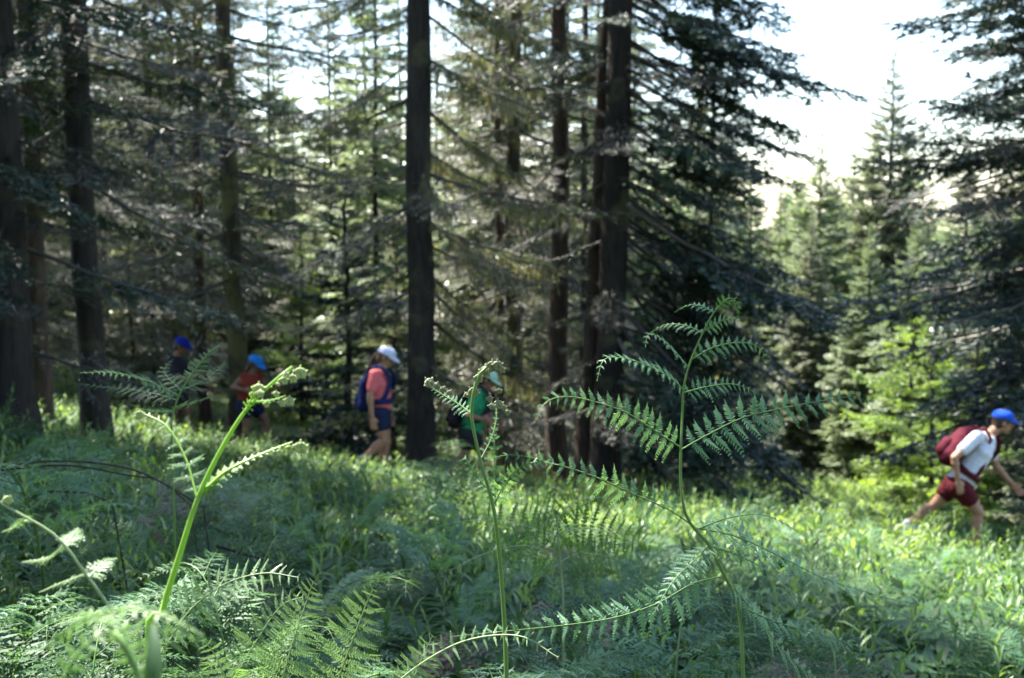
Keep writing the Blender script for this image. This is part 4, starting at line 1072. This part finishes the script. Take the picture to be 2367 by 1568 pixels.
def hiker(d, J, label, skin, hairmat, shirt, shorts, cap, fwd=(1, 0, 0), look=None, sleeve='short', sc=1.0, hairlong=0, neckscarf=None, shoe='grey shoe', tilt=0.0, hands=(True, True), slim=1.0, capname='blue'):
    """J: joints as photo points (px, py, extra depth)"""
    P = {k: W(v[0], v[1], d + (v[2] if len(v) > 2 else 0)) for k, v in J.items() if k != 'rear'}
    hipc = P['hip']; base = np.array([hipc[0], hipc[1], min(P['ankN'][2], P['ankF'][2]) - .07 * sc])
    F = nrm(fwd); Lf = nrm(np.cross(UP, F))      # Lf points to the hiker's left (away from the viewer)
    b = MB(); s = sc
    up_t = nrm(P['neck'] - P['hip'])
    ft = nrm(F - up_t * np.dot(F, up_t))
    ch = P['hip'] * .35 + P['neck'] * .65
    hw, sw = .085 * s, .135 * s
    # trunk of the body
    solid_capsule(b, P['hip'] + up_t * .02, ch, .105 * s * slim, .112 * s * slim, Lf, 1.32)
    solid_capsule(b, ch, P['neck'] - up_t * .07 * s, .11 * s * slim, .085 * s * slim, Lf, 1.5)
    solid_capsule(b, P['shN'], P['shF'], .052 * s, .052 * s)
    nk = P['head'] - P['neck']
    solid_capsule(b, P['neck'] - up_t * .06 * s, P['neck'] + nk * .6, .058 * s, .050 * s)
    # head with a face
    lk = nrm(look if look is not None else F); hu = nrm(UP - lk * np.dot(UP, lk)); hl = np.cross(hu, lk)
    hc = P['head']
    ellipsoid(b, hc + hu * .025 * s - lk * .008 * s, [lk, hl, hu], [.097 * s, .077 * s, .098 * s])
    ellipsoid(b, hc - hu * .045 * s + lk * .018 * s, [lk, hl, hu], [.068 * s, .056 * s, .068 * s])
    ellipsoid(b, hc - hu * .095 * s + lk * .055 * s, [lk, hl, hu], [.024 * s, .026 * s, .02 * s])
    solid_capsule(b, hc + lk * .088 * s + hu * .01 * s, hc + lk * .110 * s - hu * .032 * s, .009 * s, .014 * s, seg=8)
    ellipsoid(b, hc + lk * .083 * s - hu * .062 * s, [lk, hl, hu], [.013 * s, .026 * s, .013 * s])
    ellipsoid(b, hc + lk * .080 * s + hu * .026 * s, [lk, hl, hu], [.014 * s, .05 * s, .012 * s])
    for sg in (1, -1): ellipsoid(b, hc + hl * sg * .078 * s - lk * .01 * s - hu * .005 * s, [lk, hl, hu], [.019 * s, .010 * s, .032 * s])
    # arms and legs
    for q_ in 'NF':
        solid_capsule(b, P['sh' + q_], P['el' + q_], .050 * s * slim, .038 * s); solid_capsule(b, P['el' + q_], P['wr' + q_], .038 * s, .026 * s)
        fa = P['wr' + q_] - P['el' + q_]
        mid = P['el' + q_] + fa * .3; solid_capsule(b, P['el' + q_], mid, .036 * s, .040 * s)
        pal = nrm(np.cross(fa, F)) * (1 if q_ == 'N' else -1)
        if np.linalg.norm(np.cross(fa, F)) < .03: pal = Lf
        hand(b, P['wr' + q_], fa + F * .02, (Lf if q_ == 'N' else -Lf) + F * -.2, s, .45, 1 if q_ == 'N' else -1)
        hj = P['hip'] + (-Lf if q_ == 'N' else Lf) * hw - up_t * .02
        kn, an = P['kn' + q_], P['ank' + q_]
        solid_capsule(b, hj, kn, .088 * s * slim, .055 * s); solid_capsule(b, kn, an, .053 * s, .036 * s)
        shn = an - kn; back = -nrm(F - nrm(shn) * np.dot(F, nrm(shn)))
        solid_capsule(b, kn + shn * .18 + back * .018 * s, kn + shn * .42 + back * .02 * s, .047 * s, .045 * s)
        ff = nrm(F + np.array([0, 0, -.25 if q_ == J.get('rear', 'x') else 0.0]))
        solid_capsule(b, an - UP * .03 * s - F * .03 * s, an - UP * .045 * s + ff * .13 * s, .035 * s, .028 * s)
    body = remeshed(b, 'person', skin, None, base, .0085)
    COLROOT = body; body.location = tuple(base)
    tag(body, label, 'person')
    def part(mb_, nm, mt, vox=.010, sm=3): return remeshed(mb_, nm, mt, body, base, vox, sm)
    # eyes and mouth
    for sg in (1, -1):
        e = MB(); ellipsoid(e, hc + lk * .084 * s + hl * sg * .031 * s + hu * .008 * s, [lk, hl, hu], [.010 * s, .013 * s, .009 * s], 10); to_local(e, base).build('eye', M['eye'], body)
    e = MB(); ellipsoid(e, hc + lk * .090 * s - hu * .062 * s, [lk, hl, hu], [.010 * s, .022 * s, .006 * s], 10); to_local(e, base).build('mouth', M['lips'], body)
    # hair
    h = MB(); ellipsoid(h, hc + hu * .032 * s - lk * .018 * s, [lk, hl, hu], [.098 * s, .086 * s, .100 * s])
    ellipsoid(h, hc - hu * .03 * s - lk * .05 * s, [lk, hl, hu], [.055 * s, .074 * s, .07 * s])
    if hairlong == 1:     # pony tail
        p = hc - lk * .10 * s + hu * .02; solid_capsule(h, p, p - lk * .04 - hu * .10 * s, .022 * s, .026 * s); solid_capsule(h, p - lk * .04 - hu * .10 * s, p - lk * .035 - hu * .2 * s, .026 * s, .010 * s)
    if hairlong == 2:     # loose to the shoulders
        for sg in (1, -1):
            solid_capsule(h, hc - lk * .03 + hl * sg * .06 * s, hc - lk * .045 + hl * sg * .075 * s - hu * .20 * s, .034 * s, .026 * s); solid_capsule(h, hc - lk * .045 + hl * sg * .075 * s - hu * .20 * s, hc + hl * sg * .09 * s - hu * .34 * s, .026 * s, .016 * s)
        solid_capsule(h, hc - lk * .06, hc - lk * .075 - hu * .22 * s, .055 * s, .04 * s)
    part(h, 'hair', hairmat, .009)
    # shirt
    t = MB(); hem = P['hip'] + up_t * .00
    solid_capsule(t, hem - up_t * .01, ch, .128 * s * slim, .130 * s * slim, Lf, 1.32)
    solid_capsule(t, ch, P['neck'] - up_t * .08 * s, .126 * s * slim, .092 * s * slim, Lf, 1.52)
    solid_capsule(t, P['shN'], P['shF'], .062 * s, .062 * s)
    if sleeve != 'none':
        fr = .62 if sleeve == 'short' else 1.0
        for q_ in 'NF':
            e_ = P['sh' + q_] + (P['el' + q_] - P['sh' + q_]) * fr
            solid_capsule(t, P['sh' + q_], e_, .066 * s, .060 * s)
            if sleeve == 'long': solid_capsule(t, e_, P['wr' + q_], .052 * s, .036 * s)
    so = part(t, 'shirt', shirt)
    # shorts
    t = MB(); solid_capsule(t, P['hip'] + up_t * .045, P['hip'] - up_t * .03, .126 * s * slim, .130 * s * slim, Lf, 1.36)
    for q_ in 'NF':
        hj = P['hip'] + (-Lf if q_ == 'N' else Lf) * hw - up_t * .02
        solid_capsule(t, hj, hj + (P['kn' + q_] - hj) * .42, .112 * s * slim, .098 * s * slim)
    part(t, 'shorts', shorts)
    # shoes
    for q_ in 'NF':
        t = MB(); an = P['ank' + q_]
        ff = nrm(F + np.array([0, 0, -.25 if q_ == J.get('rear', 'x') else 0.0]))
        solid_capsule(t, an - UP * .035 * s - F * .045 * s, an - UP * .045 * s + ff * .15 * s, .046 * s, .038 * s); solid_capsule(t, an + UP * .01, an - UP * .03 * s, .042 * s, .045 * s)
        part(t, 'shoe', shoe)
    # cap with brim
    t = MB(); c0 = hc + hu * .052 * s - lk * .006 * s
    n = 20; ph = np.arange(n) * 2 * math.pi / n; rows = 9
    V = []
    for r_ in range(rows):
        a_ = (math.pi / 2) * r_ / (rows - 1)
        rr = math.cos(a_) ** .8
        V.append(c0 + np.outer(np.cos(ph), lk) * .112 * s * rr + np.outer(np.sin(ph), hl) * .094 * s * rr + hu * (.088 * s * math.sin(a_) - .012 * s))
    # inner wall gives the cap its thickness
    for r_ in range(rows - 1, -1, -1):
        a_ = (math.pi / 2) * r_ / (rows - 1); rr = math.cos(a_) ** .8 * .96
        V.append(c0 + np.outer(np.cos(ph), lk) * .112 * s * rr + np.outer(np.sin(ph), hl) * .094 * s * rr + hu * (.083 * s * math.sin(a_) - .012 * s))
    V = np.vstack(V); R_ = 2 * rows; i = np.arange(R_ - 1)[:, None] * n; j = np.arange(n)[None]
    q = np.stack([i + j, i + (j + 1) % n, i + n + (j + 1) % n, i + n + j], -1).reshape(-1, 4)
    t.add(V, q)
    co = to_local(t, base).build('cap', M[cap], body)
    # brim: curved visor with thickness
    t = MB(); m = 13; uu = np.linspace(-1, 1, m); ang = uu * 1.15
    inner = c0 + np.outer(np.cos(ang), lk) * .108 * s + np.outer(np.sin(ang), hl) * .092 * s - hu * .010 * s
    ext = (1 - np.abs(uu) ** 2.6)[:, None] * .078 * s
    outer = inner + (lk - hu * .42)[None] * ext + hu * (-(uu ** 2) * .012 * s)[:, None]
    top = np.stack([inner, (inner + outer) / 2 + hu * .004, outer], 0); bot = top - hu * .005
    V = np.concatenate([top.reshape(-1, 3), bot[::-1].reshape(-1, 3)]); R_ = 6
    i = np.arange(R_)[:, None] * m; j = np.arange(m - 1)[None]; i2 = ((np.arange(R_) + 1) % R_)[:, None] * m
    q = np.stack([i + j, i + j + 1, i2 + j + 1, i2 + j], -1).reshape(-1, 4)
    t.add(V, q); br = to_local(t, base).build('brim', M[cap], co)
    t = MB(); ellipsoid(t, c0 + hu * .078 * s, [lk, hl, hu], [.008, .008, .004], 8); to_local(t, base).build('cap_button', M[cap], co)
    return body, P, dict(F=F, Lf=Lf, up=up_t, ft=ft, base=base, hc=hc, lk=lk, hu=hu, hl=hl, c0=c0)


def backpack(P, I, label, mats, w=.30, h=.46, th=.20, s=1.0, drop=.06, belt=True):
    """pack on the back with shoulder straps, pocket, belt"""
    up_t, ft, Lf = I['up'], I['ft'], I['Lf']
    top = P['neck'] - up_t * (drop) * s - ft * (.125 * s)
    c = top - up_t * h * .5 - ft * th * .45
    base = c - up_t * h * .5
    root = empty('backpack', base, label, 'backpack')
    b = MB(); solid_capsule(b, top - up_t * .10 - ft * th * .40, top - up_t * (h - .10) - ft * th * .5, th * .44, th * .55, Lf, w / th * .95)
    solid_capsule(b, top - up_t * .03 - ft * th * .25, top - up_t * .1 - ft * th * .3, th * .3, th * .42, Lf, w / th * .9)
    remeshed(b, 'bag', mats[0], root, base, .014, 5)
    b = MB(); solid_capsule(b, c - ft * th * .46 - up_t * h * .02, c - ft * th * .5 - up_t * h * .26, th * .26, th * .28, Lf, w / th * .95); remeshed(b, 'front_pocket', mats[1], root, base, .012, 5)
    b = MB(); tube(b, np.array([top + Lf * .04 - ft * .02, top + up_t * .05 + Lf * .03 - ft * .03, top + up_t * .05 - Lf * .03 - ft * .03, top - Lf * .04 - ft * .02]), .008, 6); to_local(b, base).build('handle', M[mats[2]], root)
    for sg in (1, -1):
        sh = P['shN'] * .72 + P['neck'] * .28 if sg < 0 else P['shF'] * .72 + P['neck'] * .28
        pts = [top - up_t * .02 + Lf * sg * .08, sh + up_t * .075 - ft * .02, sh + ft * .10 + up_t * .02, sh + ft * .145 - up_t * .12, P['hip'] + up_t * .16 + Lf * sg * .15 + ft * .04, base + up_t * .08 + Lf * sg * w * .4 + ft * .05]
        Q_, _ = resample(pts, 26)
        b = MB(); Tt = nrm(np.gradient(Q_, axis=0)); out = nrm(Q_ - (P['hip'] * .4 + P['neck'] * .6)); Sd = nrm(np.cross(Tt, out)); out = np.cross(Sd, Tt)
        wd_ = .026; ring = np.stack([Q_ + Sd * wd_, Q_ + Sd * wd_ + out * .012, Q_ - Sd * wd_ + out * .012, Q_ - Sd * wd_], 1)
        n = 26; i = np.arange(n - 1)[:, None] * 4; j = np.arange(4)[None]
        q = np.stack([i + j, i + (j + 1) % 4, i + 4 + (j + 1) % 4, i + 4 + j], -1).reshape(-1, 4)
        b.add(ring.reshape(-1, 3), q); to_local(b, base).build('shoulder_strap', M[mats[2]], root)
    if belt:
        b = MB(); th_ = np.linspace(0, 2 * math.pi, 33); cc = P['hip'] + up_t * .13
        ring = []
        for z_, k_ in ((-.03, 1.0), (.03, 1.0), (.03, 1.07), (-.03, 1.07)):
            ring.append(cc + up_t * z_ + np.outer(np.cos(th_), ft) * .137 * k_ * s + np.outer(np.sin(th_), Lf) * .178 * k_ * s)
        V = np.stack(ring, 1).reshape(-1, 3); n = 33; i = np.arange(n - 1)[:, None] * 4; j = np.arange(4)[None]
        q = np.stack([i + j, i + (j + 1) % 4, i + 4 + (j + 1) % 4, i + 4 + j], -1).reshape(-1, 4)
        b.add(V, q); to_local(b, base).build('hip_belt', M[mats[2]], root)
    return root


# far left: royal blue cap, dark shirt
cm('royal blue cap', (.008, .025, .36), var=.05); cm('charcoal shirt', (.03, .03, .04)); cm('black shorts', (.015, .017, .022)); cm('grey shoe', (.25, .25, .27)); cm('sky blue cap', (.02, .22, .66), var=.05)
cm('orange top', (.24, .04, .022)); cm('navy shorts', (.012, .018, .05)); cm('white cap', (.55, .57, .72), var=.03); cm('coral shirt', (.60, .13, .135), var=.06); cm('blue pack', (.005, .011, .07)); cm('dark blue pack', (.012, .018, .08))
cm('mint cap', (.33, .50, .38), var=.04); cm('green shirt', (.02, .21, .09)); cm('dark purple pack', (.010, .007, .012)); cm('cobalt cap', (.010, .065, .42), var=.05); cm('white shirt', (.60, .60, .68), var=.05); cm('maroon shorts', (.075, .007, .011)); cm('maroon pack', (.065, .003, .012)); cm('white shoe', (.7, .7, .85))
b1, P1, I1 = hiker(17.5, dict(head=(420, 800), neck=(406, 822), shN=(398, 832, -.17), shF=(406, 832, .17), hip=(415, 905), elN=(412, 876, -.24), wrN=(440, 880, -.2), elF=(462, 866, .2), wrF=(486, 896, .1),
                              knN=(438, 955, -.09), ankN=(434, 1022, -.1), knF=(408, 965, .1), ankF=(376, 1015, .12), rear='F'),
                   'person in a dark shirt and royal blue cap walking at the far left', 'skin_dark', 'hair', 'charcoal shirt', 'black shorts', 'royal blue cap', look=(.9, -.15, -.3), sleeve='short')
b2, P2, I2 = hiker(16.6, dict(head=(590, 842), neck=(580, 862), shN=(563, 872, -.08), shF=(602, 870, .12), hip=(574, 933), elN=(539, 896, -.12), wrN=(566, 902, -.26), elF=(613, 893, .12), wrF=(604, 905, -.1),
                              knN=(570, 984, -.14), ankN=(567, 1036, -.05), knF=(614, 972, .08), ankF=(622, 1026, .05), rear='N'),
                   'person in an orange top, navy shorts and light blue cap with long dark hair', 'skin_dark', 'hair', 'orange top', 'navy shorts', 'sky blue cap', fwd=(.86, -.5, 0), look=(.85, -.35, -.4), sleeve='none', hairlong=2)
b3, P3, I3 = hiker(14.0, dict(head=(892, 826), neck=(880, 853), shN=(866, 866, -.16), shF=(882, 864, .16), hip=(881, 950), elN=(855, 918, -.22), wrN=(860, 964, -.22), elF=(892, 915, .2), wrF=(900, 955, .2),
                              knN=(888, 1020, -.08), ankN=(838, 1062, -.10), knF=(893, 1022, .09), ankF=(880, 1108, .1), rear='N'),
                   'person in a coral shirt, navy shorts and white cap before the central trunk', 'skin', 'hair_light', 'coral shirt', 'navy shorts', 'white cap', look=(.9, -.12, -.38), hairlong=1, slim=.92)
lg = MB(); fr = I3['c0'] + I3['lk'] * .088 - I3['hl'] * .055 + I3['hu'] * .03
nn = nrm(I3['lk'] * .8 - I3['hl'] * .55 + I3['hu'] * .35)
for k_ in range(3):
    c_ = fr + nn * .010 + I3['lk'] * (.010 * k_ - .01); leaves(lg, [c_ - I3['hu'] * .01], I3['hu'] * .8 - I3['lk'] * .5, nn, .012 + .006 * k_, .006, T_LOBE)
capo = [c for c in b3.children if c.name.startswith('cap')][0]
to_local(lg, I3['base']).build('emblem', M['navy shorts'], capo)
backpack(P3, I3, 'royal blue backpack on the back of the person in coral', ('blue pack', 'dark blue pack', 'dark blue pack'), .24, .46, .15)
b4, P4, I4 = hiker(13.9, dict(head=(1127, 878), neck=(1112, 903), shN=(1103, 913, -.17), shF=(1118, 910, .17), hip=(1086, 1000), elN=(1083, 962, -.24), wrN=(1112, 968, -.24), elF=(1128, 958, .2), wrF=(1146, 978, .15),
                              knN=(1075, 1050, -.08), ankN=(1036, 1100, -.10), knF=(1118, 1052, .09), ankF=(1118, 1130, .1), rear='N'),
                   'person in a green shirt and mint cap walking behind the woolly fern stalk', 'skin_dark', 'hair', 'green shirt', 'black shorts', 'mint cap', look=(.9, -.1, -.42))
backpack(P4, I4, 'dark purple backpack on the person in the green shirt', ('dark purple pack', 'dark purple pack', 'black shorts'), .25, .46, .15, belt=False)
b5, P5, I5 = hiker(12.3, dict(head=(2318, 976), neck=(2288, 1003), shN=(2258, 1010, -.18), shF=(2284, 1014, .17), hip=(2216, 1118), elN=(2206, 1058, -.27), wrN=(2214, 1108, -.28), elF=(2302, 1078, .24), wrF=(2338, 1118, .22),
                              knN=(2262, 1185, -.09), ankN=(2256, 1272, -.09), knF=(2160, 1168, .10), ankF=(2098, 1212, .12), rear='F'),
                   'person in a white shirt, maroon shorts and cobalt cap leaning forward at the right', 'skin', 'hair', 'white shirt', 'maroon shorts', 'cobalt cap', look=(.97, -.08, -.16), shoe='white shoe')
backpack(P5, I5, 'maroon backpack on the back of the person in white', ('maroon pack', 'maroon pack', 'maroon shorts'), .30, .44, .21, belt=True)
